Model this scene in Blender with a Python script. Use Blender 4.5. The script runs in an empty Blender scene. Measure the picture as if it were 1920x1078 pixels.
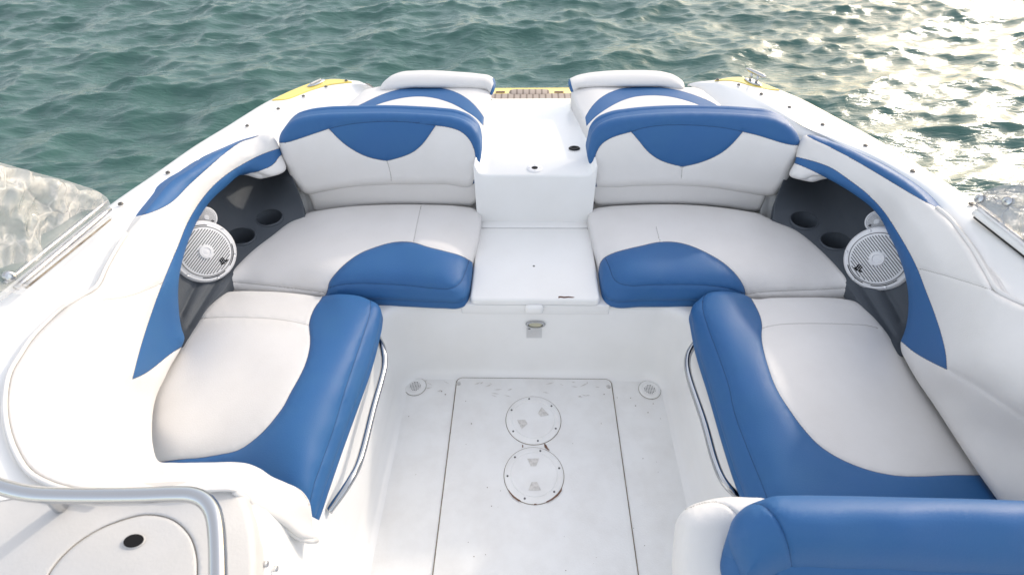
import bpy, bmesh, math, random
import numpy as np
from mathutils import Vector, Matrix
from mathutils.geometry import delaunay_2d_cdt
random.seed(4); rng = np.random.RandomState(7)
SC = bpy.context.scene; COL = SC.collection
PI = math.pi
# ------------------------------------------------------------------ camera
F = 970.0; CX, CY = 960.0, 539.0
_y = np.array([32, 921, -970.0]); _y /= np.linalg.norm(_y)
_a = -.0056; _b = (32 + 921 * _a) / 970
_x = np.array([1, _a, _b]); _x -= _y * _x.dot(_y); _x /= np.linalg.norm(_x)
R = np.array([_x, _y, np.cross(_x, _y)])          # world = R @ camera vector
CAM = np.array([-.0309, 0, 1.66])
cd = bpy.data.cameras.new('camera'); co = bpy.data.objects.new('camera', cd); COL.objects.link(co)
cd.sensor_width = 36; cd.lens = 36 * F / 1920; cd.clip_end = 5000; cd.clip_start = .05
co.matrix_world = Matrix.Translation(Vector(CAM)) @ Matrix([list(r) for r in R]).to_4x4()
cd.dof.use_dof = True; cd.dof.focus_distance = 1.75; cd.dof.aperture_fstop = 5.0
SC.camera = co
# ------------------------------------------------------------------ light
SUN_EL, SUN_AZ = math.radians(24), math.radians(46)   # azimuth to the right of straight ahead (+Y)
w = bpy.data.worlds.new("World"); SC.world = w; w.use_nodes = True
nt = w.node_tree; bg = nt.nodes['Background']
sky = nt.nodes.new('ShaderNodeTexSky'); sky.sky_type = 'NISHITA'; sky.sun_disc = False
sky.sun_elevation = SUN_EL; sky.sun_rotation = SUN_AZ
sky.air_density = 1.0; sky.dust_density = 1.8; sky.ozone_density = 1.0
hz = nt.nodes.new('ShaderNodeMix'); hz.data_type = 'RGBA'; hz.inputs[0].default_value = .50      # thin bright haze over the clear-sky model
hz.inputs[7].default_value = (3.45, 3.35, 3.3, 1); nt.links.new(sky.outputs[0], hz.inputs[6]); nt.links.new(hz.outputs[2], bg.inputs[0]); bg.inputs[1].default_value = .15
sl = bpy.data.lights.new('sun', 'SUN'); sl.energy = .65; sl.angle = math.radians(2.0); sl.color = (1, .92, .82)
so = bpy.data.objects.new('sun', sl); COL.objects.link(so)
sd = Vector((math.sin(SUN_AZ) * math.cos(SUN_EL), math.cos(SUN_AZ) * math.cos(SUN_EL), math.sin(SUN_EL)))
so.rotation_euler = sd.to_track_quat('Z', 'Y').to_euler(); so.location = sd * 20
SC.view_settings.view_transform = 'Standard'; SC.view_settings.look = 'None'
SC.view_settings.gamma = 1; SC.view_settings.use_white_balance = True; SC.view_settings.white_balance_temperature = 6850; SC.view_settings.exposure = 1.40
# ------------------------------------------------------------------ pixel / world maths (points of the 1920 px photo at real heights)
def rays(P):
    P = np.asarray(P, float)
    d = np.stack([P[:, 0] - CX, CY - P[:, 1], -F * np.ones(len(P))], 1) @ R.T
    return d / np.linalg.norm(d, axis=1)[:, None]
def at(px, py, z):
    d = rays([(px, py)])[0]; return CAM + d * ((z - CAM[2]) / d[2])
def proj(p):
    c = R.T @ (np.array(p, float) - CAM); return (CX + F * c[0] / -c[2], CY - F * c[1] / -c[2])
def zof(px, py, z):
    if isinstance(z, tuple):
        d = rays([(px, py)])[0]; k = 0 if z[0] == 'x' else 1
        return CAM[2] + d[2] * (z[1] - CAM[k]) / d[k]
    return z
def K(x0, y0, s, pts, z=None):
    out = []
    for p in pts:
        q = (x0 + p[0] / s, y0 + p[1] / s)
        rest = tuple(p[2:]) if len(p) > 2 else ()
        if rest and rest[0] == 'c': rest = (z, 'c')
        elif not rest: rest = (z,)
        out.append(q + rest)
    return out
def smooth(pts, closed=True, step=5.0):
    P = []; C = []
    for p in pts:
        z = p[2] if len(p) > 2 else None
        if z == 'c': z = None
        P.append((p[0], p[1], 0.0 if z is None else zof(p[0], p[1], z))); C.append(p[-1] == 'c')
    P = np.array(P); n = len(P); out = []
    L = lambda i, j: max(1e-6, np.hypot(*(P[j % n] - P[i % n])[:2]))
    def tan(i):
        if C[i % n] or (not closed and (i == 0 or i == n - 1)): return None
        a, b = (i - 1) % n, (i + 1) % n; la, lb = L(a, i), L(i, b)
        return ((P[i % n] - P[a]) / la * lb + (P[b] - P[i % n]) / lb * la) / (la + lb)
    for i in range(n if closed else n - 1):
        j = (i + 1) % n; l = L(i, j); ch = (P[j] - P[i]) / l
        m0, m1 = tan(i), tan(j)
        m0 = ch if m0 is None else m0; m1 = ch if m1 is None else m1
        k = max(1, int(round(l / step)))
        for s in range(k):
            t = s / k; t2, t3 = t * t, t * t * t
            out.append((2*t3-3*t2+1)*P[i] + (t3-2*t2+t)*l*m0 + (-2*t3+3*t2)*P[j] + (t3-t2)*l*m1)
    if not closed: out.append(P[-1])
    return np.array(out)
def dist(Q, poly, closed=False):
    A = poly[:, :2]; B = np.roll(A, -1, 0) if closed else A[1:]
    if not closed: A = A[:-1]
    best = np.full(len(Q), 1e9)
    for a, b in zip(A, B):
        ab = b - a; l2 = max(ab @ ab, 1e-12)
        t = np.clip(((Q - a) @ ab) / l2, 0, 1)
        d = Q - a - t[:, None] * ab
        best = np.minimum(best, np.einsum('ij,ij->i', d, d))
    return np.sqrt(best)
def inside(Q, poly):
    x, y = Q[:, 0], Q[:, 1]; r = np.zeros(len(Q), bool)
    A = poly[:, :2]; B = np.roll(A, -1, 0)
    for (x1, y1), (x2, y2) in zip(A, B):
        if y1 == y2: continue
        c = ((y1 > y) != (y2 > y)) & (x < (x2 - x1) * (y - y1) / (y2 - y1) + x1)
        r ^= c
    return r
class TPS:
    def __init__(s, xy, v, reg=2e-5):
        reg = np.asarray(reg) * np.ones(len(v))
        s.c = np.asarray(xy, float) / 400; n = len(s.c)
        r = np.linalg.norm(s.c[:, None] - s.c[None], axis=2)
        M = np.zeros((n + 3, n + 3)); M[:n, :n] = s.U(r) - np.diag(reg) * 1.0
        M[:n, n] = 1; M[:n, n+1:] = s.c; M[n, :n] = 1; M[n+1:, :n] = s.c.T
        s.w = np.linalg.lstsq(M, np.concatenate([v, [0, 0, 0]]), rcond=None)[0]
    def U(s, r): return np.where(r > 1e-9, r * r * np.log(np.maximum(r, 1e-9)), 0)
    def __call__(s, Q):
        q = np.asarray(Q, float)[:, :2] / 400; r = np.linalg.norm(q[:, None] - s.c[None], axis=2)
        return s.U(r) @ s.w[:-3] + s.w[-3] + q @ s.w[-2:]
# ------------------------------------------------------------------ materials
MATS = {}
def mat(name, col, rough=.5, metal=0, bump=0, bscale=60, stain=None, sscale=3, samt=.5, coat=0, spec=.5, detail=4, sheenless=True, trans=0, alpha=1, ior=1.45, bdist=.004):
    m = bpy.data.materials.new(name); m.use_nodes = True; n = m.node_tree.nodes; l = m.node_tree.links
    b = n['Principled BSDF']; b.inputs['Base Color'].default_value = (*col, 1)
    b.inputs['Roughness'].default_value = rough; b.inputs['Metallic'].default_value = metal
    b.inputs['Coat Weight'].default_value = coat; b.inputs['Coat Roughness'].default_value = .12
    b.inputs['Specular IOR Level'].default_value = spec; b.inputs['IOR'].default_value = ior
    b.inputs['Transmission Weight'].default_value = trans; b.inputs['Alpha'].default_value = alpha
    tc = n.new('ShaderNodeTexCoord')
    if stain:
        t = n.new('ShaderNodeTexNoise'); t.inputs['Scale'].default_value = sscale; t.inputs['Detail'].default_value = 8
        t.inputs['Roughness'].default_value = .62; l.new(tc.outputs['Object'], t.inputs['Vector'])
        r = n.new('ShaderNodeValToRGB'); r.color_ramp.elements[0].position = .42; r.color_ramp.elements[1].position = .75
        l.new(t.outputs[0], r.inputs[0])
        mu = n.new('ShaderNodeMath'); mu.operation = 'MULTIPLY'; mu.inputs[1].default_value = samt; l.new(r.outputs[0], mu.inputs[0])
        x = n.new('ShaderNodeMix'); x.data_type = 'RGBA'; x.inputs[6].default_value = (*col, 1); x.inputs[7].default_value = (*stain, 1)
        l.new(mu.outputs[0], x.inputs[0]); l.new(x.outputs[2], b.inputs['Base Color'])
        rr = n.new('ShaderNodeMapRange'); rr.inputs[3].default_value = rough * .85; rr.inputs[4].default_value = min(1, rough * 1.3)
        l.new(t.outputs[0], rr.inputs[0]); l.new(rr.outputs[0], b.inputs['Roughness'])
    if bump:
        t = n.new('ShaderNodeTexNoise'); t.inputs['Scale'].default_value = bscale; t.inputs['Detail'].default_value = detail
        l.new(tc.outputs['Object'], t.inputs['Vector'])
        bp = n.new('ShaderNodeBump'); bp.inputs['Strength'].default_value = bump; bp.inputs['Distance'].default_value = bdist
        l.new(t.outputs[0], bp.inputs['Height']); l.new(bp.outputs[0], b.inputs['Normal'])
    MATS[name] = m; return m
WV = mat('white_vinyl', (.72, .705, .69), .5, bump=.12, bscale=320, stain=(.58, .555, .52), sscale=5, samt=.30, spec=.45)
BV = mat('blue_vinyl', (.024, .112, .29), .50, bump=.12, bscale=320, stain=(.036, .135, .29), sscale=7, samt=.5, spec=.4)
SEAMW = mat('white_seam', (.42, .40, .38), .7)
SEAMB = mat('blue_seam', (.012, .055, .15), .7)
GEL = mat('white_gelcoat', (.84, .84, .83), .22, bump=.05, bscale=9, stain=(.70, .68, .64), sscale=4, samt=.25, coat=.3)
FLOORM = mat('floor_gelcoat', (.84, .84, .83), .32, bump=.15, bscale=200, stain=(.50, .46, .41), sscale=9, samt=.22)
CONM = mat('console_gelcoat', (.57, .565, .56), .45, bump=.1, bscale=180, stain=(.45, .44, .42), sscale=6, samt=.4)  # textured grey, darkened further: windshield shade is put into the base colour
CHAR = mat('charcoal_liner', (.066, .078, .094), .6, bump=.2, bscale=300, stain=(.078, .09, .105), sscale=6, samt=.6)
CHR = mat('chrome', (.50, .51, .52), .17, metal=1)
ALU = mat('aluminium', (.62, .62, .63), .38, metal=1, bump=.2, bscale=40)
WELL = mat('cup_well_black', (.012, .013, .015), .6)
RUB = mat('black_rubber', (.012, .012, .013), .6)
HOLE = mat('dark_hole', (.004, .004, .005), .9)
YEL = mat('yellow_gelcoat', (.86, .66, .13), .25, coat=.3)
SPK = mat('speaker_white', (.74, .74, .75), .35)
GRV = mat('dirty_groove', (.30, .26, .21), .9, stain=(.06, .045, .03), sscale=25, samt=.9)
DIRT = mat('dirty_shaded_recess', (.70, .68, .65), .7, stain=(.34, .32, .30), sscale=80, samt=.75)
CHIP = mat('chipped_brown', (.16, .085, .06), .8, stain=(.30, .2, .15), sscale=50, samt=.6)
LENS = mat('beige_plastic', (.50, .48, .36), .4)
LABEL = mat('grey_label', (.62, .62, .62), .6)
OLDS = mat('tarnished_screw', (.16, .15, .14), .4, metal=.6)
SCUF = mat('scuff_grey', (.60, .58, .55), .6)
SLOT = mat('slot_grey', (.16, .16, .165), .7)
INK = mat('grey_ink', (.12, .12, .12), .7)
def clearmat(name, col, fac, rough, crease=0):
    m = bpy.data.materials.new(name); m.use_nodes = True; n = m.node_tree.nodes; l = m.node_tree.links
    b = n['Principled BSDF']; b.inputs['Base Color'].default_value = (*col, 1); b.inputs['Roughness'].default_value = rough
    tr = n.new('ShaderNodeBsdfTransparent'); mx = n.new('ShaderNodeMixShader')
    t = n.new('ShaderNodeTexNoise'); tc = n.new('ShaderNodeTexCoord'); t.inputs['Scale'].default_value = 14; t.inputs['Detail'].default_value = 5
    l.new(tc.outputs['Object'], t.inputs['Vector'])
    mr = n.new('ShaderNodeMapRange'); mr.inputs[1].default_value = .35; mr.inputs[2].default_value = .7
    mr.inputs[3].default_value = fac * .8; mr.inputs[4].default_value = min(1, fac * 1.25); l.new(t.outputs[0], mr.inputs[0])
    if crease:      # creased, folded film: sharp ridges catch the light and double the film's thickness
        mp = n.new('ShaderNodeMapping'); mp.inputs['Scale'].default_value = (1, .55, .8); mp.inputs['Rotation'].default_value = (.5, .3, .4)
        nz = n.new('ShaderNodeTexNoise'); nz.inputs['Scale'].default_value = 7; nz.inputs['Detail'].default_value = 3; l.new(tc.outputs['Object'], nz.inputs['Vector'])
        av = n.new('ShaderNodeMix'); av.data_type = 'VECTOR'; av.inputs[0].default_value = .18; l.new(tc.outputs['Object'], av.inputs[4]); l.new(nz.outputs[1], av.inputs[5])
        l.new(av.outputs[1], mp.inputs[0]); vo = n.new('ShaderNodeTexVoronoi'); vo.feature = 'DISTANCE_TO_EDGE'; vo.inputs['Scale'].default_value = 15; l.new(mp.outputs[0], vo.inputs['Vector'])
        vo2 = n.new('ShaderNodeTexVoronoi'); vo2.feature = 'F1'; vo2.inputs['Scale'].default_value = 26; l.new(mp.outputs[0], vo2.inputs['Vector'])
        sm_ = n.new('ShaderNodeMath'); sm_.operation = 'ADD'; l.new(vo.outputs[0], sm_.inputs[0]); l.new(vo2.outputs[0], sm_.inputs[1])
        bp = n.new('ShaderNodeBump'); bp.inputs['Strength'].default_value = 1; bp.inputs['Distance'].default_value = crease; l.new(sm_.outputs[0], bp.inputs['Height']); l.new(bp.outputs[0], b.inputs['Normal'])
        cr = n.new('ShaderNodeMapRange'); cr.inputs[1].default_value = 0; cr.inputs[2].default_value = .06; cr.inputs[3].default_value = .35; cr.inputs[4].default_value = 0; l.new(vo.outputs[0], cr.inputs[0])
        ad = n.new('ShaderNodeMath'); ad.operation = 'ADD'; ad.use_clamp = True; l.new(mr.outputs[0], ad.inputs[0]); l.new(cr.outputs[0], ad.inputs[1]); l.new(ad.outputs[0], mx.inputs[0])
    else: l.new(mr.outputs[0], mx.inputs[0])
    l.new(tr.outputs[0], mx.inputs[1]); l.new(b.outputs[0], mx.inputs[2])
    l.new(mx.outputs[0], n['Material Output'].inputs[0]); return m
FILM = clearmat('plastic_film', (.72, .70, .67), .48, .1, .016)
FILMC = clearmat('clear_film_strip', (.8, .79, .77), .22, .1)
FILMR = clearmat('plastic_film_grey', (.50, .51, .53), .62, .12, .02)
GLASS = clearmat('clear_acrylic', (.55, .56, .57), .45, .08)
# teak
TEAK = mat('teak_strips', (.36, .29, .24), .7, bump=.3, bscale=80)
_n = TEAK.node_tree.nodes; _l = TEAK.node_tree.links
_w = _n.new('ShaderNodeTexWave'); _w.wave_type = 'BANDS'; _w.bands_direction = 'X'; _w.inputs['Scale'].default_value = 9; _w.inputs['Distortion'].default_value = .3
_r = _n.new('ShaderNodeValToRGB'); _r.color_ramp.elements[0].color = (.20, .155, .13, 1); _r.color_ramp.elements[1].color = (.42, .35, .30, 1)
_r.color_ramp.elements[0].position = .05; _r.color_ramp.elements[1].position = .3
_l.new(_n['Texture Coordinate'].outputs['Object'], _w.inputs[0]); _l.new(_w.outputs[0], _r.inputs[0]); _l.new(_r.outputs[0], _n['Principled BSDF'].inputs[0])
# water
WAT = bpy.data.materials.new('sea_water'); WAT.use_nodes = True
_n = WAT.node_tree.nodes; _l = WAT.node_tree.links; _b = _n['Principled BSDF']
_b.inputs['Base Color'].default_value = (.042, .118, .100, 1); _b.inputs['Roughness'].default_value = .17; _b.inputs['IOR'].default_value = 1.42
_tc = _n.new('ShaderNodeTexCoord'); _t = _n.new('ShaderNodeTexNoise'); _t.inputs['Scale'].default_value = 17; _t.inputs['Detail'].default_value = 6; _t.inputs['Distortion'].default_value = .6
_mp = _n.new('ShaderNodeMapping'); _mp.inputs['Rotation'].default_value = (0, 0, .35); _mp.inputs['Scale'].default_value = (.45, 1.5, 1)
_l.new(_tc.outputs['Object'], _mp.inputs[0]); _l.new(_mp.outputs[0], _t.inputs['Vector'])
_bp = _n.new('ShaderNodeBump'); _bp.inputs['Strength'].default_value = .4; _bp.inputs['Distance'].default_value = .03
_l.new(_t.outputs[0], _bp.inputs['Height']); _l.new(_bp.outputs[0], _b.inputs['Normal'])
# ------------------------------------------------------------------ objects
def tag(o, label=None, cat=None, group=None, kind=None):
    for k, v in (('label', label), ('category', cat), ('group', group), ('kind', kind)):
        if v: o[k] = v
    return o
def empty(name, loc, label, cat, group=None):
    o = bpy.data.objects.new(name, None); COL.objects.link(o); o.location = loc; o.empty_display_size = .1
    return tag(o, label, cat, group)
def wloc(o):
    v = Vector(o.location)
    while o.parent: o = o.parent; v += o.location
    return v
def mesh(name, V, Fc, m, parent=None, base=None, normals=None, smoothed=False, mids=None):
    """V in world coordinates; the object's origin goes to base (or the middle of its underside)."""
    V = np.asarray(V, float)
    if base is None: base = ((V[:, 0].min() + V[:, 0].max()) / 2, (V[:, 1].min() + V[:, 1].max()) / 2, V[:, 2].min())
    base = np.array(base)
    me = bpy.data.meshes.new(name); me.from_pydata([tuple(v) for v in (V - base)], [], [tuple(int(i) for i in f) for f in Fc])
    ms = m if isinstance(m, (list, tuple)) else [m]
    for q in ms: me.materials.append(q)
    if mids is not None: me.polygons.foreach_set('material_index', np.asarray(mids, np.int32))
    if smoothed or normals is not None: me.polygons.foreach_set('use_smooth', [True] * len(me.polygons))
    me.update()
    if normals is not None: me.normals_split_custom_set_from_vertices([tuple(v) for v in normals])
    o = bpy.data.objects.new(name, me); COL.objects.link(o)
    if parent:
        o.parent = parent; o.location = Vector(base) - wloc(parent)
    else: o.location = base
    return o
def vnorm(V, T):
    N = np.zeros_like(V); fn = np.cross(V[T[:, 1]] - V[T[:, 0]], V[T[:, 2]] - V[T[:, 0]])
    for k in range(3): np.add.at(N, T[:, k], fn)
    return N / np.maximum(np.linalg.norm(N, axis=1), 1e-12)[:, None]
def wob(P, amp, s=9.0):
    x, y, z = P[:, 0], P[:, 1], P[:, 2]
    return amp * (np.sin(s*x + 1.3*np.sin(s*.7*y) + 2*z) + np.sin(s*1.7*y + 1.1*np.sin(s*1.1*x+1)) + .6*np.sin(s*2.9*(x+.6*y) + 2)) / 2.6
def pad(name, outline, ctl=(), panels=(), seams=(), r=.025, skirt=(0, 0, -.06), m=None, parent=None, grid=8, dome=0, dpx=60,
        wobble=.0008, step=5, solid=True, raises=(), seammat=None, thing=None, pmats=None, groove=.004, gw=3.2, seamw=1.2, outctl=30, creases=(), creg=.03, p_cr=2.6, holes=()):
    """A soft or moulded surface whose rim and lines are given as photo points with real heights."""
    O = smooth(outline, True, step)
    cx = [O[::max(1, int(outctl / step))]]; no = len(cx[0])
    if len(ctl): cx.append(np.array([(c[0], c[1], zof(c[0], c[1], c[2])) for c in ctl]))
    cx = np.concatenate(cx); rg = np.full(len(cx), 4e-4); rg[no:] = creg; tps = TPS(cx[:, :2], cx[:, 2], -rg)
    if callable(holes): holes = holes(tps)
    hol = [np.array(q) for q in holes]
    d0 = rays(O[:, :2]); tmean = np.mean((O[:, 2] - CAM[2]) / d0[:, 2]); pm = F / tmean       # px per metre
    rp = max(r * pm, 1.0)
    pol = [smooth(p['poly'], True, step) for p in panels]
    sm = [smooth(s, False, step) for s in seams]; cr = [smooth(s, False, step) for s in creases]
    pts = [O[:, :2]]; edges = [(i, (i + 1) % len(O)) for i in range(len(O))]; base = len(O)
    O2 = O[:, :2]
    def near(L, closed):
        k = inside(L[:, :2], O); k |= dist(L[:, :2], O, True) < 15
        return k
    for L, closed in [(p, True) for p in pol + hol] + [(s, False) for s in sm + cr]:
        k = near(L, closed); n = len(L); pts.append(L[:, :2])
        for i in range(n if closed else n - 1):
            if k[i] and k[(i + 1) % n]: edges.append((base + i, base + (i + 1) % n))
        base += n
    free = []
    tg = np.roll(O2, -1, 0) - np.roll(O2, 1, 0); nn = np.stack([-tg[:, 1], tg[:, 0]], 1); nn /= np.maximum(np.linalg.norm(nn, axis=1), 1e-9)[:, None]
    area = np.sum(O2[:, 0] * np.roll(O2[:, 1], -1) - np.roll(O2[:, 0], -1) * O2[:, 1])
    if area < 0: nn = -nn
    for u in (.05, .16, .34, .58, .85, 1.1):
        q = O2 + nn * u * rp; dd = dist(q, O, True); free.append(q[(dd > .93 * u * rp) & inside(q, O)])
    lines = pol + sm + cr
    for L, cl in [(p, True) for p in pol] + [(s, False) for s in sm + cr]:
        t = np.gradient(L[:, :2], axis=0); q = np.stack([-t[:, 1], t[:, 0]], 1); q /= np.maximum(np.linalg.norm(q, axis=1), 1e-9)[:, None]
        for o in (-2.2 * gw, -gw, -seamw, seamw, gw, 2.2 * gw):
            c = L[:, :2] + q * o; dd = dist(c, L, cl)
            c = c[(dd > .9 * abs(o)) & inside(c, O)]
            if len(c): free.append(c[dist(c, O, True) > .8])
    x0, y0 = O2.min(0); x1, y1 = O2.max(0)
    gx, gy = np.meshgrid(np.arange(x0, x1, grid), np.arange(y0, y1, grid * .87)); gx[1::2] += grid / 2
    g = np.stack([gx.ravel(), gy.ravel()], 1); g = g[inside(g, O)]; g = g[dist(g, O, True) > min(rp * 1.2, 40)]
    for L, cl in [(p, True) for p in pol] + [(s, False) for s in sm + cr]: 
        if len(g): g = g[dist(g, L, cl) > 2.6 * gw]
    free.append(g); A = np.concatenate(pts + free)
    res = delaunay_2d_cdt([Vector((float(a), float(b))) for a, b in A], edges, [], 0, 1e-4)
    Q = np.array([(v.x, v.y) for v in res[0]]); T = np.array([f for f in res[2] if len(f) == 3])
    c = Q[T].mean(1); kk = inside(c, O)
    for L in hol: kk &= ~inside(c, L)
    T = T[kk]
    e1, e2 = Q[T[:, 1]] - Q[T[:, 0]], Q[T[:, 2]] - Q[T[:, 0]]; ar = e1[:, 0] * e2[:, 1] - e1[:, 1] * e2[:, 0]
    T = T[np.abs(ar) > 1e-3]; ar = ar[np.abs(ar) > 1e-3]
    T[ar > 0] = T[ar > 0][:, ::-1]               # image y runs down: make normals face the viewer
    used = np.unique(T); mp = -np.ones(len(Q), int); mp[used] = np.arange(len(used)); Q = Q[used]; T = mp[T]
    dO = dist(Q, O, True); dr = rays(Q); z = tps(Q); t = (z - CAM[2]) / dr[:, 2]
    u = np.clip(dO / rp, 0, 1); h = r * np.sqrt(np.maximum(0, 1 - (1 - u) ** 2))
    if dome: q = np.clip(dO / dpx, 0, 1); h = h + dome * q * q * (3 - 2 * q)
    for p, L in zip(panels, pol):
        if p.get('raise'):
            rw = p.get('rw', 14); d = dist(Q, L, True); q = np.clip(d / rw, 0, 1) * inside(Q, L)
            h = h + p['raise'] * np.sqrt(np.maximum(0, 1 - (1 - q) ** 2))
    for L, cl in [(p, True) for p in pol] + [(s, False) for s in sm]:
        d = dist(Q, L, cl); h = h - groove * np.exp(-(d / gw) ** 2)
        if wobble:  h = h - .0012 * np.exp(-(d / (gw * 5)) ** 2)
        if wobble: h = h + .0019 * np.exp(-d / 12) * (1 - np.exp(-d / 3)) * np.sin(Q[:, 0] * .31 + 2 * np.sin(Q[:, 1] * .11)) * np.sin(Q[:, 1] * .27 + 1.7 * np.sin(Q[:, 0] * .09))
    for L in cr: d = dist(Q, L, False); h = h - groove * p_cr * np.exp(-(d / (gw * 2.2)) ** 2)
    P = CAM + dr * (t - h)[:, None]
    if wobble: P = P - dr * (wob(P, wobble) * u)[:, None]
    N = vnorm(P, T)
    c = Q[T].mean(1); own = np.zeros(len(T), int)
    for i, L in enumerate(pol): own[inside(c, L)] = i + 1
    sflag = np.zeros(len(T), bool)
    for L, cl in [(p, True) for p in pol] + [(s, False) for s in sm]: sflag |= dist(c, L, cl) < seamw * .62
    # rim
    ed = {}
    for ti, tr in enumerate(T):
        for a, b in ((0, 1), (1, 2), (2, 0)):
            k = (tr[a], tr[b])
            if (k[1], k[0]) in ed: del ed[(k[1], k[0])]
            else: ed[k] = ti
    for L in hol:
        for k in [k for k in ed if dist(Q[list(k)].mean(0)[None], L, True)[0] < 1.5]: del ed[k]
    sk = np.array(skirt, float)
    objs = []
    root = parent
    if thing: root = empty(thing[0], tuple((P.min(0) + P.max(0)) / 2 * np.array([1, 1, 0]) + np.array([0, 0, (P + np.minimum(sk, 0))[:, 2].min()])), *thing[1:])
    for pi in range(len(panels) + 1):
        sel = T[own == pi]; sf = sflag[own == pi]
        if len(sel) == 0: continue
        us = np.unique(sel); mp = -np.ones(len(P), int); mp[us] = np.arange(len(us))
        V = list(P[us]); NN = list(N[us]); FF = [tuple(f) for f in mp[sel]]; mid = [1 if s else 0 for s in sf]
        for (a, b), ti in ed.items():
            if own[ti] != pi: continue
            k = len(V); pa, pb = P[a], P[b]; n = np.cross(pb - pa, sk); n = -n / max(np.linalg.norm(n), 1e-9)
            V += [pa, pb, pb + sk, pa + sk]; NN += [n] * 4; FF.append((k, k + 3, k + 2, k + 1)); mid.append(0)
        if solid:
            k = len(V); V += list(P[us] + sk); NN += list(-N[us]); FF += [(a + k, c2 + k, b + k) for a, b, c2 in mp[sel]]; mid += [0] * len(sel)
        if pi == 0: nm, mm = name, m or WV
        else: nm, mm = panels[pi - 1]['name'], panels[pi - 1]['mat']
        smt = seammat or (SEAMB if mm is BV else SEAMW)
        base = root.location if (thing and pi == 0 and False) else None
        o = mesh(nm, V, FF, [mm, smt], root, base=base, normals=NN, mids=mid)
        if pi and panels[pi - 1].get('label'): o['label'] = panels[pi - 1]['label']
        objs.append(o)
    return (root if thing else objs[0]), tps
def tube(name, pts, rad, m, parent=None, n=14, cap=True, sub=8, radii=None):
    P = [Vector(p) for p in pts]
    if sub > 1:
        out = []
        for i in range(len(P) - 1):
            p0 = P[max(i - 1, 0)]; p1, p2 = P[i], P[i + 1]; p3 = P[min(i + 2, len(P) - 1)]
            for s in range(sub):
                t = s / sub
                out.append(.5 * ((2*p1) + (p2-p0)*t + (2*p0-5*p1+4*p2-p3)*t*t + (3*p1-p0-3*p2+p3)*t**3))
        out.append(P[-1]); P = out
    V = []; FF = []; up = Vector((0, 0, 1)); prev = None
    for i, p in enumerate(P):
        d = (P[min(i+1, len(P)-1)] - P[max(i-1, 0)]).normalized()
        if prev is None: s = d.cross(up if abs(d.z) < .9 else Vector((1, 0, 0))).normalized()
        else: s = (prev - d * prev.dot(d)).normalized()
        prev = s; q = d.cross(s)
        rr = rad if radii is None else radii[min(len(radii)-1, int(i / (len(P)-1) * (len(radii)-1) + .5))]
        for k in range(n): a = 2*PI*k/n; V.append(p + (s*math.cos(a) + q*math.sin(a)) * rr)
    for i in range(len(P) - 1):
        for k in range(n): FF.append((i*n+k, i*n+(k+1) % n, (i+1)*n+(k+1) % n, (i+1)*n+k))
    if cap: FF.append(tuple(range(n))[::-1]); FF.append(tuple((len(P)-1)*n+k for k in range(n)))
    return mesh(name, V, FF, m, parent, smoothed=True)
def frame(nrm, up=(0, 0, 1)):
    w_ = Vector(nrm).normalized(); u_ = Vector(up).cross(w_)
    if u_.length < 1e-3: u_ = Vector((1, 0, 0))
    u_.normalize(); return u_, w_.cross(u_), w_
def lathe(name, prof, loc, nrm, m, parent=None, n=48, sx=1, sy=1, sharp=True, cap=True):
    """profile of (radius, height) turned about nrm at loc; prof may start at radius 0"""
    u_, v_, w_ = frame(nrm); L = Vector(loc); V = []; FF = []
    for (r_, h_) in prof:
        for k in range(n): a = 2*PI*k/n; V.append(L + u_*(r_*sx*math.cos(a)) + v_*(r_*sy*math.sin(a)) + w_*h_)
    for i in range(len(prof) - 1):
        for k in range(n): FF.append((i*n+k, i*n+(k+1) % n, (i+1)*n+(k+1) % n, (i+1)*n+k))
    if cap: FF.append(tuple((len(prof)-1)*n + k for k in range(n)))
    o = mesh(name, V, FF, m, parent, smoothed=False)
    o.data.polygons.foreach_set('use_smooth', [len(p.vertices) == 4 for p in o.data.polygons])
    if sharp: o.data.set_sharp_from_angle(angle=math.radians(38))
    return o
def boxw(name, x0, x1, y0, y1, z0, z1, m, parent=None, bev=.004, rz=0, seg=3):
    bm = bmesh.new(); bmesh.ops.create_cube(bm, size=1)
    for v in bm.verts: v.co = Vector(((x0+x1)/2 + v.co.x*(x1-x0), (y0+y1)/2 + v.co.y*(y1-y0), (z0+z1)/2 + v.co.z*(z1-z0)))
    if bev: bmesh.ops.bevel(bm, geom=bm.edges[:], offset=bev, segments=seg, affect='EDGES', profile=.5)
    bm.verts.index_update(); V = [tuple(v.co) for v in bm.verts]; FF = [tuple(v.index for v in f.verts) for f in bm.faces]; bm.free()
    o = mesh(name, V, FF, m, parent, smoothed=True); o.data.set_sharp_from_angle(angle=math.radians(50)); return o
def slab(name, poly, z0, z1, m, parent=None, bev=.003):
    """flat plate with rounded rim from a plan outline (anticlockwise)"""
    n = len(poly); V = []; P = np.array(poly); t = np.roll(P, -1, 0) - np.roll(P, 1, 0); nn = np.stack([-t[:, 1], t[:, 0]], 1); nn /= np.linalg.norm(nn, axis=1)[:, None]
    for o_, z_ in ((0, z0), (0, z1 - bev), (bev * .3, z1 - bev * .3), (bev, z1)):
        q = P + nn * o_; V += [(a, b, z_) for a, b in q]
    FF = [(i*n+k, i*n+(k+1) % n, (i+1)*n+(k+1) % n, (i+1)*n+k) for i in range(3) for k in range(n)]
    FF.append(tuple(3*n + k for k in range(n)))
    o = mesh(name, V, FF, m, parent, smoothed=True); o.data.polygons[len(FF)-1].use_smooth = False
    o.data.set_sharp_from_angle(angle=math.radians(60)); return o
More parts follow.
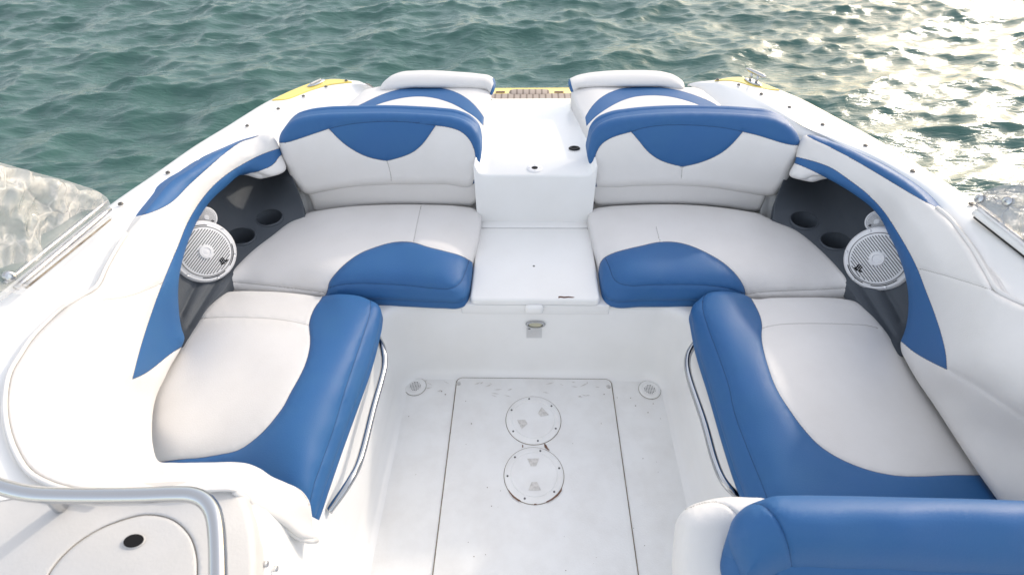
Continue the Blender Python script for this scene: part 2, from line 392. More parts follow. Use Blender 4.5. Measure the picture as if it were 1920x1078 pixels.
def rrect(x0, x1, y0, y1, r, n=8):
    out = []
    for cx_, cy_, a0 in ((x1-r, y1-r, 0), (x0+r, y1-r, 90), (x0+r, y0+r, 180), (x1-r, y0+r, 270)):
        for k in range(n + 1): a = math.radians(a0 + 90*k/n); out.append((cx_ + r*math.cos(a), cy_ + r*math.sin(a)))
    return out
def sheet(name, poly, z, m, parent=None):
    return mesh(name, [(x, y, z) for x, y in poly], [tuple(range(len(poly)))], m, parent)
def loft(name, rows, m, parent=None, closed=False, smoothed=True, angle=None):
    n = len(rows[0]); V = [p for r_ in rows for p in r_]; FF = []
    for i in range(len(rows) - 1):
        for k in range(n if closed else n - 1): FF.append((i*n+k, i*n+(k+1) % n, (i+1)*n+(k+1) % n, (i+1)*n+k))
    o = mesh(name, V, FF, m, parent, smoothed=smoothed)
    if angle: o.data.set_sharp_from_angle(angle=math.radians(angle))
    return o
# ================================================================== WATER
WZ = -.27
def axis(lo, hi, st, far):
    a = list(np.arange(lo, hi, st)); s = st
    while a[-1] < far: s *= 1.25; a.append(a[-1] + s)
    s = st
    while a[0] > -far: s *= 1.25; a.insert(0, a[0] - s)
    return np.array(a)
xs = axis(-8.5, 8.5, .034, 1500); ys = axis(.2, 10.5, .034, 1500)
X, Y = np.meshgrid(xs, ys); Zw = np.zeros_like(X); DX = np.zeros_like(X); DY = np.zeros_like(X)
for i in range(84):
    lam = .11 * (1.35 / .11) ** rng.rand(); k = 2*PI/lam
    th = math.radians(-78) + rng.randn() * .42; A = .0060 * lam ** .84 * (.6 + .8*rng.rand())
    if i % 5 == 0: th += rng.randn() * 1.2
    ph = k * (math.cos(th)*X + math.sin(th)*Y) + rng.rand()*6.28 + .8*np.sin(X*.9+i)+.8*np.sin(Y*.8+2*i)
    Zw += A*np.sin(ph); DX -= .9*A*math.cos(th)*np.cos(ph)*-1; DY -= .9*A*math.sin(th)*np.cos(ph)*-1
Zw += .020*np.sin(1.9*X*.35 + 2.3*Y + 1.2*np.sin(.5*X)) + .012*np.sin(-1.6*X + 3.1*Y + 1.0*np.sin(.8*Y+X*.3))
fade = np.clip(1 - (np.maximum(np.abs(X) - 8, 0) + np.maximum(Y - 10, 0) + np.maximum(-Y, 0)) / 6, 0, 1)
Vw = np.stack([X + DX*fade, Y + DY*fade, WZ + 1.0*Zw*fade], 2).reshape(-1, 3)
ny, nx = X.shape; idx = np.arange(nx*ny).reshape(ny, nx)
Fw = np.stack([idx[:-1, :-1], idx[:-1, 1:], idx[1:, 1:], idx[1:, :-1]], 2).reshape(-1, 4)
me = bpy.data.meshes.new('water'); me.vertices.add(len(Vw)); me.vertices.foreach_set('co', Vw.ravel())
me.loops.add(Fw.size); me.loops.foreach_set('vertex_index', Fw.ravel().astype(np.int32))
me.polygons.add(len(Fw)); me.polygons.foreach_set('loop_start', np.arange(0, Fw.size, 4, dtype=np.int32))
me.update(calc_edges=True); me.polygons.foreach_set('use_smooth', [True]*len(Fw)); me.materials.append(WAT); me.validate()
wo = bpy.data.objects.new('water', me); COL.objects.link(wo); tag(wo, 'rippled green sea water around the boat', 'water', kind='structure')
# ================================================================== BOAT
boat = empty('motorboat', (0, 1, WZ), 'white open motorboat with blue trim, seen from inside its stern seating area', 'boat')
# ---- footwell (walls, lip and surrounding seat base)
def upath(o):
    x, y, rc = .535 - o, 1.268 - o, max(.12 - o, .02); out = [(-x, -.6), (-x, -.2), (-x, .2), (-x, .6), (-x, .9)]
    for k in range(13): a = PI - PI/2*k/12; out.append((-x + rc + rc*math.cos(a), y - rc + rc*math.sin(a)))
    out += [(-.2, y), (-.04, y), (.04, y), (.2, y)]
    for k in range(13): a = PI/2 - PI/2*k/12; out.append((x - rc + rc*math.cos(a), y - rc + rc*math.sin(a)))
    return out + [(x, .9), (x, .6), (x, .2), (x, -.2), (x, -.6)]
rows = []
for o_, z_ in ((-.62, .374), (-.3, .374), (-.025, .374), (-.012, .371), (-.003, .362), (.001, .350), (.003, .33), (.008, .10), (.011, .05), (.016, .028), (.024, .013), (.034, .004), (.047, 0)):
    rows.append([(a, b, z_) for a, b in upath(o_)])
loft('seat_base', rows, GEL, boat)
fl = sheet('cockpit_floor', upath(.0465)[::-1], 0, FLOORM, boat)
pp = rrect(-.300, .300, -.55, 1.226, .022)
sheet('floor_joint', rrect(-.3035, .3035, -.553, 1.2295, .025), .003, GRV, boat)
hp = slab('floor_hatch', pp, .0, .007, FLOORM, boat, .003)
def screw(loc, nrm, parent, r_=.004, name='screw'):
    o = lathe(name, [(r_, 0), (r_, .0015), (r_*.7, .0028), (r_*.3, .003), (r_*.28, .0018)], loc, nrm, ALU, parent, n=14); return o
for px, py in ((860, 719), (1141, 725)):
    p = at(px, py, .007); lathe('screw_cup', [(.009, 0), (.009, .001), (.006, .0016), (.005, .0006)], (p[0], p[1], .007), (0, 0, 1), DIRT, hp, n=20); screw((p[0], p[1], .0085), (0, 0, 1), hp)
# access plates
def plate(px, py, ang, scr):
    p = at(px, py, .007); x, y = p[0], p[1]
    lathe('plate_joint', [(.1018, 0), (.1018, .0006), (0, .0006)], (x, y, .007), (0, 0, 1), GRV, hp, n=72)
    o = lathe('access_plate', [(.0995, 0), (.0995, .0028), (.097, .0048), (.0795, .0056), (.0788, .0042), (.0775, .0042), (.0765, .0056), (0, .0062)], (x, y, .007), (0, 0, 1), FLOORM, hp, n=72)
    def sub(oo): return oo
    for a in scr:
        a = math.radians(a); lathe('plate_screw', [(.0036, 0), (.0036, .0008), (.002, .0003)], (x + .0885*math.cos(a), y + .0885*math.sin(a), .0122), (0, 0, 1), INK, hp, n=12)
    for a in ang:
        a = math.radians(a); c, s = math.cos(a), math.sin(a)
        q = [(.028, -.009), (.056, -.021), (.056, .021), (.028, .009)]
        V = [(x + u*c - v*s, y + u*s + v*c, .0139) for u, v in q] + [(x + (u*.7+.014)*c - v*.6*s, y + (u*.7+.014)*s + v*.6*c, .0142) for u, v in q]
        mesh('finger_recess', V, [(0, 1, 5, 4), (1, 2, 6, 5), (2, 3, 7, 6), (3, 0, 4, 7), (4, 5, 6, 7)], DIRT, hp)  # flat patches; shade of the hollows is put into the dirty grey
plate(1000, 787, (38, 205), (100, 40, 335, 280, 215, 155))
plate(1001, 890, (92, 272), (75, 15, 318, 250, 185, 137))
def blot(name, pts, z, m, parent):   # small worn spot traced on a level surface
    P = [at(x, y, z) for x, y in pts]; V = [(p[0], p[1], z) for p in P]
    return mesh(name, V, [tuple(range(len(V)))[::-1]], m, parent)
for q in ([(1020, 831), (1024, 833), (1027, 839), (1031, 844), (1027, 843), (1021, 838)], [(979, 833), (981, 834), (981, 839), (979, 838)],
          [(953, 915), (957, 921), (964, 928), (973, 935), (978, 940), (972, 939), (962, 932), (955, 923)],
          [(1054, 913), (1053, 920), (1046, 929), (1035, 937), (1025, 942), (1024, 939), (1035, 933), (1045, 925)], [(1001, 943), (1006, 943), (1006, 946), (1002, 946)]):
    blot('worn_patch', q, .0105 if q[0][1] > 900 else .0098, CHIP, hp)
for i in range(46):      # specks of dirt
    px = random.uniform(760, 1240); py = random.uniform(715, 1070); s = random.uniform(.5, 1.5)
    if ((px-1000)/60)**2 + ((py-840)/115)**2 < 1: continue
    inn = 862 < px < 1135
    blot('dirt_speck', [(px + s*math.cos(a)*random.uniform(.6, 1.3), py + s*math.sin(a)*.7) for a in (0, 1.2, 2.4, 3.7, 5)], .0095 if inn else .0035, GRV, hp if inn else fl)
for i in range(26):      # faint scuffs at the far end of the hatch
    px = random.choice([random.uniform(870, 960), random.uniform(1020, 1130), random.uniform(790, 850)]); py = random.uniform(716, 745) if px > 860 else random.uniform(690, 735)
    if px < 860: py = random.uniform(712, 735)
    a0 = random.uniform(-.5, .5); L_ = random.uniform(3, 9)
    q = [(px - L_*math.cos(a0), py - L_*math.sin(a0)), (px, py - .7), (px + L_*math.cos(a0), py + L_*math.sin(a0)), (px + 1, py + .8)]
    blot('scuff_mark', q, .0096 if px > 860 else .0036, SCUF, hp if px > 860 else fl)
# drains
for px, py in ((779, 725), (1218, 731)):
    p = at(px, py, 0); 
    d = lathe('floor_drain', [(.041, 0), (.041, .003), (.037, .005), (.030, .0055), (.029, .004), (0, .004)], (p[0], p[1], 0), (0, 0, 1), FLOORM, boat, n=40)
    lathe('drain_rim', [(.0425, 0), (.0425, .001), (.0410, .001)], (p[0], p[1], .001), (0, 0, 1), GRV, d, n=40, cap=False)
    V = []; FF = []
    for i in range(-3, 4):
        for j in range(-3, 4):
            if i*i + j*j > 10: continue
            k = len(V); cx_, cy_ = p[0] + i*.0062, p[1] + j*.0062
            V += [(cx_ + .0019*math.cos(a), cy_ + .0019*math.sin(a), .0047) for a in np.arange(6)*PI/3]; FF.append(tuple(range(k, k+6)))
    mesh('drain_grate', V, FF, HOLE, d)
# front wall latch and label
def wallp(px, py, y=1.262): 
    return at(px, py, zof(px, py, ('y', y)))
p = wallp(1004, 607); L = lathe('latch_ring', [(.036, 0), (.036, .004), (.033, .008), (.027, .008), (.026, .002), (0, .002)], p, (0, -1, .02), CHR, boat, n=40, sx=1, sy=.47)
lathe('latch_recess', [(.024, 0), (.024, .001), (0, .001)], p + np.array([0, -.003, 0]), (0, -1, .02), LENS, L, n=30, sx=1, sy=.5)
q = [wallp(x, y) - np.array([0, .0015, 0]) for x, y in ((987, 614), (1016, 614), (1016, 633), (987, 633))]
lb = mesh('warning_label', q, [(0, 3, 2, 1)], LABEL, boat)
q = [wallp(x, y) - np.array([0, .0025, 0]) for x, y in ((989.5, 616.6), (992.5, 613.9), (995.5, 616.6))]; mesh('warning_triangle', q, [(0, 2, 1)], INK, lb)
V = []; FF = []
for (xa, xb, yy) in ((998, 1014, 616), (989, 1013, 620), (989, 1010, 623), (989, 1012, 626), (989, 1005, 629)):
    k = len(V); V += [wallp(x, y) - np.array([0, .0025, 0]) for x, y in ((xa, yy), (xb, yy), (xb, yy+.5), (xa, yy+.5))]; FF.append((k, k+3, k+2, k+1))
mesh('label_lines', V, FF, LABEL if 0 else DIRT, lb)
# lid, ledge, transom walkway
lid = slab('bench_lid', rrect(-.226, .224, 1.262, 1.672, .02), .380, .404, GEL, boat, .008)
boxw('lid_ledge', -.24, .24, 1.676, 1.73, .36, .4035, GEL, boat, .003)
boxw('lid_sill', -.26, .26, 1.262, 1.69, .33, .378, GEL, boat, .006)
boxw('finger_pull', -.036, .030, 1.245, 1.27, .345, .383, GEL, boat, .012)
p = at(1001, 499, .404); lathe('lid_screw', [(.004, 0), (.004, .001), (.002, .0003)], (p[0], p[1], .404), (0, 0, 1), INK, lid, n=14)
fr = [(1047, 554), (1051, 553.6), (1058, 554.5), (1066, 554), (1074, 555), (1078.5, 556), (1073, 557.2), (1066, 556.8), (1058, 557.6), (1051, 556.6), (1047, 557.6)]
V = [at(x, y, .404) for x, y in fr]; V = [(v[0], 1.2655 + (v[1] - 1.262)*.35, .4045) for v in V]
P = [at(x, y, zof(x, y, ('y', 1.2605))) for x, y in [(a, b + 1.5) for a, b in fr]]
mesh('chipped_edge', P, [tuple(range(len(P)))[::-1]], CHIP, lid)
rows = []
prof = [(-.232, .40), (-.232, .655), (-.229, .66), (-.225, .658), (-.221, .645), (-.213, .630), (-.200, .622), (-.17, .62), (.17, .62), (.200, .622), (.213, .630), (.221, .645), (.225, .658), (.229, .66), (.232, .655), (.232, .40)]
for y_, dz in ((1.713, -.30), (1.712, -.08), (1.7125, -.010), (1.7145, -.004), (1.719, 0), (1.9, 0), (2.2, 0), (2.395, 0), (2.402, -.003), (2.405, -.010), (2.41, -.3)):
    rows.append([(x_, y_, z_ + dz) for x_, z_ in prof])
step = loft('transom_walkway', rows, GEL, boat)
p = at(1078.7, 279.7, .62); lathe('deck_latch', [(.021, 0), (.021, .003), (.018, .006), (.011, .006), (.010, .003), (0, .003)], (p[0] - .004, p[1], .6215), (0, 0, 1), RUB, step, n=30, sx=1.1, sy=.75)
p = at(1002.5, 317, .62); v = lathe('deck_fitting', [(.029, 0), (.029, .003), (.026, .005), (.013, .006), (.012, .002)], (p[0], p[1], .62), (0, 0, 1), SPK, step, n=36)
lathe('fitting_hole', [(.0115, 0), (.0115, .001), (0, .001)], (p[0], p[1], .6235), (0, 0, 1), HOLE, v, n=24)
for k in range(4):
    a = k*PI/2; lathe('fitting_screw', [(.0028, 0), (.0028, .001), (0, .001)], (p[0] + .021*math.cos(a), p[1] + .021*math.sin(a), .6252), (0, 0, 1), ALU, v, n=10)
for px in (921, 1072.5):
    p = at(px, 187.5, .63); lathe('deck_pin', [(.005, 0), (.005, .003), (.003, .005), (0, .005)], (p[0], p[1], .628), (0, 0, 1), RUB, step, n=12)
# swim platform
sp = slab('swim_platform', rrect(-.95, .95, 2.42, 2.95, .12), .36, .45, YEL, boat, .02)
p0, p1 = at(955, 168.5, .453), at(1030, 168.5, .453)
tk = slab('teak_deck', rrect(-.80, .80, 2.46, 2.845, .02), .448, .455, TEAK, sp, .003)
tk2 = slab('teak_inlay', rrect(p0[0], p1[0], 2.83, p0[1], .03), .448, .4565, TEAK, sp, .003)
for px in (938, 1048):
    a, b = at(px - 9, 173, .452), at(px + 9, 173, .452); q = rrect(a[0], b[0], a[1] - .010, a[1] + .014, .011); sheet('platform_slot', q, .4515, CHIP, sp)
# ---- side decks
GL = [(-60, 596, .835), (0, 548, .83), (100, 468, .815), (208, 382, .80), (286, 329, .78), (355, 280, .758), (400, 252, .745), (480, 202, .72), (510, 187, .712), (532, 176, .706), (562, 163, .702), (584, 155, .70), (606, 150, .70), (623, 148, .70), (643, 149, .70), (660, 153, .69)]
GL2 = [(666, 153, .692), (680, 153, .692), (694, 155, .69), (707, 160, .685), (712, 166, .67), (800, 172, .65), (912, 176, .65)]
wl = [proj((-.236, y_, .655)) for y_ in (2.40, 2.25, 2.1, 2.02)]
inL = [(560, 243, .66), (540, 256, .665), (520, 290, .66), (470, 285, .68), (395, 325, .70), (300, 410, .73), (255, 470, .75), (212, 545, .76), (150, 585, .77), (92, 650, .78), (50, 720, .78), (45, 800, .78), (75, 880, .78), (130, 950, .78)]
CRL = [(-320, 990, .84), (-250, 900, .84), (-160, 780, .84), (-90, 700, .835), (-20, 625, .83), (30, 575, .825), (122, 490, .812), (222, 402, .797), (300, 343, .777), (365, 297, .757), (412, 268, .744), (470, 235, .724), (500, 215, .712), (525, 204, .708), (560, 190, .705), (590, 178, .702), (615, 168, .701), (640, 161, .70), (665, 158, .695), (690, 160, .69)]
OUL = [(-440, 960, .85), (-330, 850, .85), (-220, 740, .845), (-130, 655, .84), (-60, 596, .835), (0, 548, .83), (100, 468, .815), (208, 382, .80), (286, 329, .78), (355, 280, .758), (395, 255, .747), (425, 237, .738), (455, 218, .73), (500, 190.5, .714), (540, 172.5, .705), (570, 160, .701), (600, 151.5, .70), (625, 148, .70), (648, 150, .698), (672, 152, .69)]
COL_ = [(125, 918, .815), (50, 882, .82), (14, 810, .82), (10, 745, .82), (42, 655, .82), (98, 592, .818), (176, 540, .812), (222, 462, .806), (268, 401, .785), (330, 333, .755), (400, 290, .735), (470, 257, .715), (510, 250, .70), (545, 243, .68), (600, 232, .665), (640, 215, .66), (658, 196, .655), (675, 181, .655), (690, 172, .655), (704, 168, .655)]
UNL = [(200, 890, .76), (120, 850, .76), (80, 790, .76), (75, 740, .76), (110, 675, .76), (150, 630, .755), (225, 560, .75), (275, 490, .74), (310, 430, .73), (370, 365, .72), (430, 320, .70), (490, 295, .68), (530, 275, .665), (570, 250, .655), (620, 240, .65), (660, 225, .65), (680, 205, .65), (700, 190, .65), (715, 180, .65), (725, 172, .65)]
OUR = [(1990, 500, .83), (1920, 443, .82), (1850, 390, .803), (1800, 358, .79), (1758, 331, .78), (1703, 296, .765), (1636, 256, .745), (1560, 215, .725), (1510, 188, .71), (1473, 172, .702), (1436, 158, .70), (1406, 147, .70), (1384, 144, .70), (1362, 146, .699), (1338, 151, .692), (1310, 153.5, .684), (1290, 158, .675)]
CRR = [(1990, 545, .825), (1905, 472, .818), (1826, 405, .803), (1780, 374, .792), (1740, 348, .782), (1690, 318, .768), (1622, 283, .749), (1555, 256, .732), (1512, 240, .722), (1473, 216, .714), (1435, 194, .708), (1405, 178, .705), (1380, 167, .703), (1356, 159, .70), (1332, 156, .69), (1308, 157, .68), (1294, 161, .67)]
COR = [(1990, 604, .80), (1920, 573, .80), (1868, 547, .795), (1838, 500, .785), (1800, 440, .775), (1755, 390, .765), (1670, 321, .748), (1591, 280, .735), (1540, 258, .715), (1500, 252, .70), (1455, 240, .68), (1420, 232, .67), (1385, 222, .66), (1360, 207, .655), (1338, 189, .655), (1318, 174, .655), (1304, 168, .655)]
UNR = [(1950, 640, .77), (1890, 610, .765), (1840, 580, .76), (1805, 520, .745), (1765, 460, .73), (1720, 410, .72), (1640, 345, .705), (1565, 305, .69), (1515, 280, .675), (1475, 265, .66), (1430, 250, .655), (1395, 240, .65), (1360, 230, .65), (1340, 212, .65), (1318, 195, .65), (1302, 182, .65), (1290, 175, .65)]
def deck(rws, flip, label):
    C_ = []
    for r_ in rws:
        W = np.array([at(*q) for q in r_]); n = len(W); o = []
        for i in range(n - 1):
            a, b, c, d = W[max(i-1, 0)], W[i], W[i+1], W[min(i+2, n-1)]
            for t in np.arange(8) / 8: o.append(.5*((2*b) + (c-a)*t + (2*a-5*b+4*c-d)*t*t + (3*b-a-3*c+d)*t**3))
        o.append(W[-1]); o = np.array(o)
        for _ in range(6): o[1:-1] = .25*o[:-2] + .5*o[1:-1] + .25*o[2:]
        C_.append(o)
    A, B, D, E = C_; L_ = lambda p, q, t: p*(1-t) + q*t
    dn = np.array([0, 0, 1.0])
    rows = [A - dn*.012, A - dn*.004 + (B-A)*.005, A + (B-A)*.03, L_(A, B, .3), L_(A, B, .6), L_(A, B, .86), L_(A, B, .94), L_(A, B, 1) - dn*.0012, L_(B, D, .06) , L_(B, D, .2), L_(B, D, .5), L_(B, D, .8), D, L_(D, E, .3), L_(D, E, .7), E]
    rows = [[tuple(p) for p in r_] for r_ in rows]
    if flip: rows = rows[::-1]
    return loft('gunwale', rows, GEL, boat)
gl_ = deck((OUL, CRL, COL_, UNL), True, ''); gr_ = deck((OUR, CRR, COR, UNR), False, '')
boxw('pad_base', -.90, -.234, 2.0, 2.40, .60, .655, GEL, boat, .01); boxw('pad_base', .234, .84, 2.0, 2.40, .60, .655, GEL, boat, .01)
def edge_z(lst):
    q = sorted([(p[0], p[2]) for p in lst]); xs_, zs_ = [a for a, b in q], [b for a, b in q]
    return lambda Q: np.array([np.interp(Q[0][0], xs_, zs_)])
tpsL, tpsR = edge_z(GL), edge_z(OUR)
def Zs(pts, f, up=.004): return [(p[0], p[1], float(f([(p[0], p[1])])[0]) + up) + tuple(q for q in p[2:] if q == 'c') for p in pts]
yl = pad('yellow_stripe', Zs([(510, 187.5, 'c'), (532, 176.5), (562, 163.5), (584, 155.5), (606, 150.6), (623, 148.8), (643, 149.6), (660, 153.6, 'c'), (643, 155.5), (613.6, 160), (590, 167), (572, 173.4), (556, 180), (542, 185)], tpsL), r=.001, skirt=(0, 0, -.012), m=YEL, parent=boat, wobble=0, solid=False, grid=8, step=4)[0]
yl['label'] = 'yellow painted corner of the left gunwale'
yr_ = pad('yellow_stripe', Zs([(1340, 151.4, 'c'), (1362, 146.6), (1384, 144.8), (1406, 147.8), (1436, 158.6), (1462, 168.6, 'c'), (1445, 168), (1428, 165), (1403, 159.5), (1390, 155), (1375, 152), (1352, 151)], tpsR), r=.001, skirt=(0, 0, -.012), m=YEL, parent=boat, wobble=0, solid=False, grid=8, step=4)[0]
yr_['label'] = 'pale yellow corner of the right gunwale, washed out by glare'
def onpad(tps, px, py, up=.0): 
    z = float(tps([(px, py)])[0]); return at(px, py, z) + np.array([0, 0, up])
def cupframe(px, py, tps):
    p = onpad(tps, px, py, 0); a_ = onpad(tps, px + 22, py, 0) - onpad(tps, px - 22, py, 0); b_ = onpad(tps, px, py - 14, 0) - onpad(tps, px, py + 14, 0)
    nr = np.cross(a_, b_); nr /= np.linalg.norm(nr); nr = nr + np.array([0, 0, 1.0]); nr /= np.linalg.norm(nr); return p, nr
def cupholes(lst):
    def f(tps):
        out = []
        for px, py in lst:
            p, nr = cupframe(px, py, tps); u_, v_, w_ = frame(nr)
            out.append([proj(np.array(Vector(p) + (u_*math.cos(a) + v_*math.sin(a))*.0495)) for a in np.arange(40)*2*PI/40])
        return out
    return f
def cup(px, py, tps, par):
    p, nr = cupframe(px, py, tps)
    o = lathe('cup_holder', [(.055, -.006), (.054, .003), (.051, .006), (.048, .005), (.0465, .001), (.044, -.03), (.041, -.065), (0, -.067)], p, nr, CHAR, par, n=48)
def gscrew(px, py, tps, par):
    p = onpad(tps, px, py, .007); lathe('gunwale_screw', [(.0075, 0), (.0075, .003), (.006, .005), (.003, .0055), (.0025, .003)], p, (0, 0, 1), OLDS, par, n=14)
for px, py in ((317, 328), (229, 387), (465, 240), (523, 208), (570, 184), (612, 166.5), (650, 155)): gscrew(px, py, tpsL, gl_)
for px, py in ((1344.6, 153), (1384, 163), (1426.5, 180), (1479, 205), (1541, 237.6), (1621, 277), (1709, 325), (1818, 387)): gscrew(px, py, tpsR, gr_)
# cleats
def cleat(px, py, tps, par, ang, up):
    p = onpad(tps, px, py, .006); c, s = math.cos(ang), math.sin(ang); d = Vector((c, s, 0))
    b_ = lathe('cleat', [(.05, 0), (.05, .002), (.044, .005), (0, .006)], p, (0, 0, 1), CHR, par, n=40, sx=1, sy=.36)
    b_.rotation_euler.z = 0
    for v in b_.data.vertices:      # turn the oval base to the gunwale's direction
        o_ = Vector((p[0], p[1], p[2])) - wloc(b_); q = v.co - o_; v.co = o_ + Vector((q.x*c - q.y*s, q.x*s + q.y*c, q.z))
    if up:
        for k in (-.018, .018):
            q = Vector(p) + d*k; tube('cleat_post', [q, q + Vector((0, 0, .038))], .0065, CHR, b_, n=12, sub=1)
        q = Vector(p) + Vector((0, 0, .042)); tube('cleat_bar', [q - d*.058, q - d*.03, q, q + d*.03, q + d*.058], .008, CHR, b_, radii=[.004, .008, .0085, .008, .004])
    else:
        q = Vector(p) + Vector((0, 0, .0075)); tube('cleat_bar', [q - d*.03, q - d*.01, q + d*.01, q + d*.03], .004, DIRT, b_)
cleat(593.6, 159, tpsL, gl_, math.radians(58), False)
cleat(1411, 157, tpsR, gr_, math.radians(118), True)
# ---- hull shell below the gunwale
path = [at(a, b, c) for a, b, c in GL] + [at(690, 155, .69), np.array([-.72, 2.42, .64]), np.array([-.3, 2.412, .60]), np.array([.3, 2.412, .60]), np.array([.72, 2.42, .64])] + [at(a, b, c) for a, b, c in OUR[::-1][2:]]
path = [path[0] + np.array([0, -2.6, .05]), path[0] + np.array([-.01, -.8, .03])] + path + [path[-1] + np.array([.01, -.8, .03]), path[-1] + np.array([0, -2.6, .05])]
path = smooth([(p[0], p[1], float(p[2])) for p in path], False, .06)
tg = np.gradient(path[:, :2], axis=0); nn = np.stack([-tg[:, 1], tg[:, 0]], 1); nn /= np.linalg.norm(nn, axis=1)[:, None]
rows = []
for o_, z_ in ((0, -.004), (.006, -.012), (.008, -.03), (.0, -.045), (-.004, -.06), (-.02, -.3), (-.05, -.6), (-.12, -.95), (-.3, -1.3)):
    rows.append([(p[0] + n_[0]*o_, p[1] + n_[1]*o_, p[2] + z_) for p, n_ in zip(path, nn)])
loft('hull', rows, GEL, boat)
# ---- charcoal side liners with cup holders and speakers
def zx(px, py, x): return (px, py, ('x', x))
LI = [(346, 652, .44), (369, 612, .44), (395, 570, .44), (424, 540, .44), (438, 515, .44), (474, 475, .44), (515, 444, .44), (552, 416, .44), (572, 406, .45, 'c'),
      (564, 370, .52), (553, 345, .58), (530, 280, ('y', 1.98), 'c'), (480, 270, ('x', -1.20)), (420, 300, ('x', -1.22)), (360, 345, ('x', -1.22)), (320, 410, ('x', -1.20)), (300, 480, ('x', -1.20)), (300, 560, ('x', -1.18)), (315, 630, .44)]
LC = [(500, 392, .485), (540, 382, .49), (460, 412, .475), (430, 437, .47), (505, 408, .462), (452, 443, .462), (425, 480, .462), (400, 535, .455), (365, 590, .45), (570, 388, .465), (375, 480, ('x', -1.155)), (350, 560, ('x', -1.165)), (385, 440, ('x', -1.16)), (400, 400, ('x', -1.18)), (440, 370, ('x', -1.185)), (490, 345, ('x', -1.15)), (530, 340, ('y', 1.84)), (480, 300, ('x', -1.19)), (550, 360, ('y', 1.80))]
def mirror(pts, f): return [(f(p[0], p[1])[0], f(p[0], p[1])[1], (('x', -p[2][1]) if isinstance(p[2], tuple) and p[2][0] == 'x' else p[2])) + tuple(p[3:]) for p in pts]
lin, tl = pad('side_liner', LI, LC, r=.004, skirt=(0, 0, -.04), m=CHAR, parent=boat, wobble=0, solid=False, grid=7, holes=cupholes(((452, 443), (505, 408))), creases=[[(411, 520), (385, 560), (352, 615)], [(392, 495), (360, 548), (340, 590)]])
LI2 = [(1690, 668, .44), (1655, 620, .44), (1625, 585, .44), (1598, 550, .44), (1570, 508, .44), (1535, 472, .44), (1500, 443, .44), (1470, 425, .44), (1449, 411, .45, 'c'),
       (1455, 372, .52), (1466, 345, .58), (1485, 285, ('y', 1.98), 'c'), (1540, 280, ('x', 1.20)), (1600, 300, ('x', 1.22)), (1650, 345, ('x', 1.22)), (1690, 410, ('x', 1.20)), (1725, 480, ('x', 1.20)), (1735, 560, ('x', 1.18)), (1720, 640, .44)]
LC2 = [(1518, 398, .485), (1478, 390, .49), (1560, 418, .475), (1592, 440, .47), (1508, 413, .462), (1567, 452, .462), (1595, 490, .462), (1625, 545, .455), (1660, 600, .45), (1450, 395, .465), (1655, 490, ('x', 1.155)), (1680, 565, ('x', 1.165)), (1645, 450, ('x', 1.16)), (1625, 405, ('x', 1.18)), (1580, 375, ('x', 1.185)), (1530, 350, ('x', 1.15)), (1490, 345, ('y', 1.84)), (1545, 310, ('x', 1.19)), (1470, 365, ('y', 1.80))]
lin2, tr_ = pad('side_liner', LI2, LC2, r=.004, skirt=(0, 0, -.04), m=CHAR, parent=boat, wobble=0, solid=False, grid=7, holes=cupholes(((1567, 452), (1508, 413))), creases=[[(1612, 530), (1640, 575), (1675, 630)], [(1640, 520), (1668, 560), (1690, 600)]])
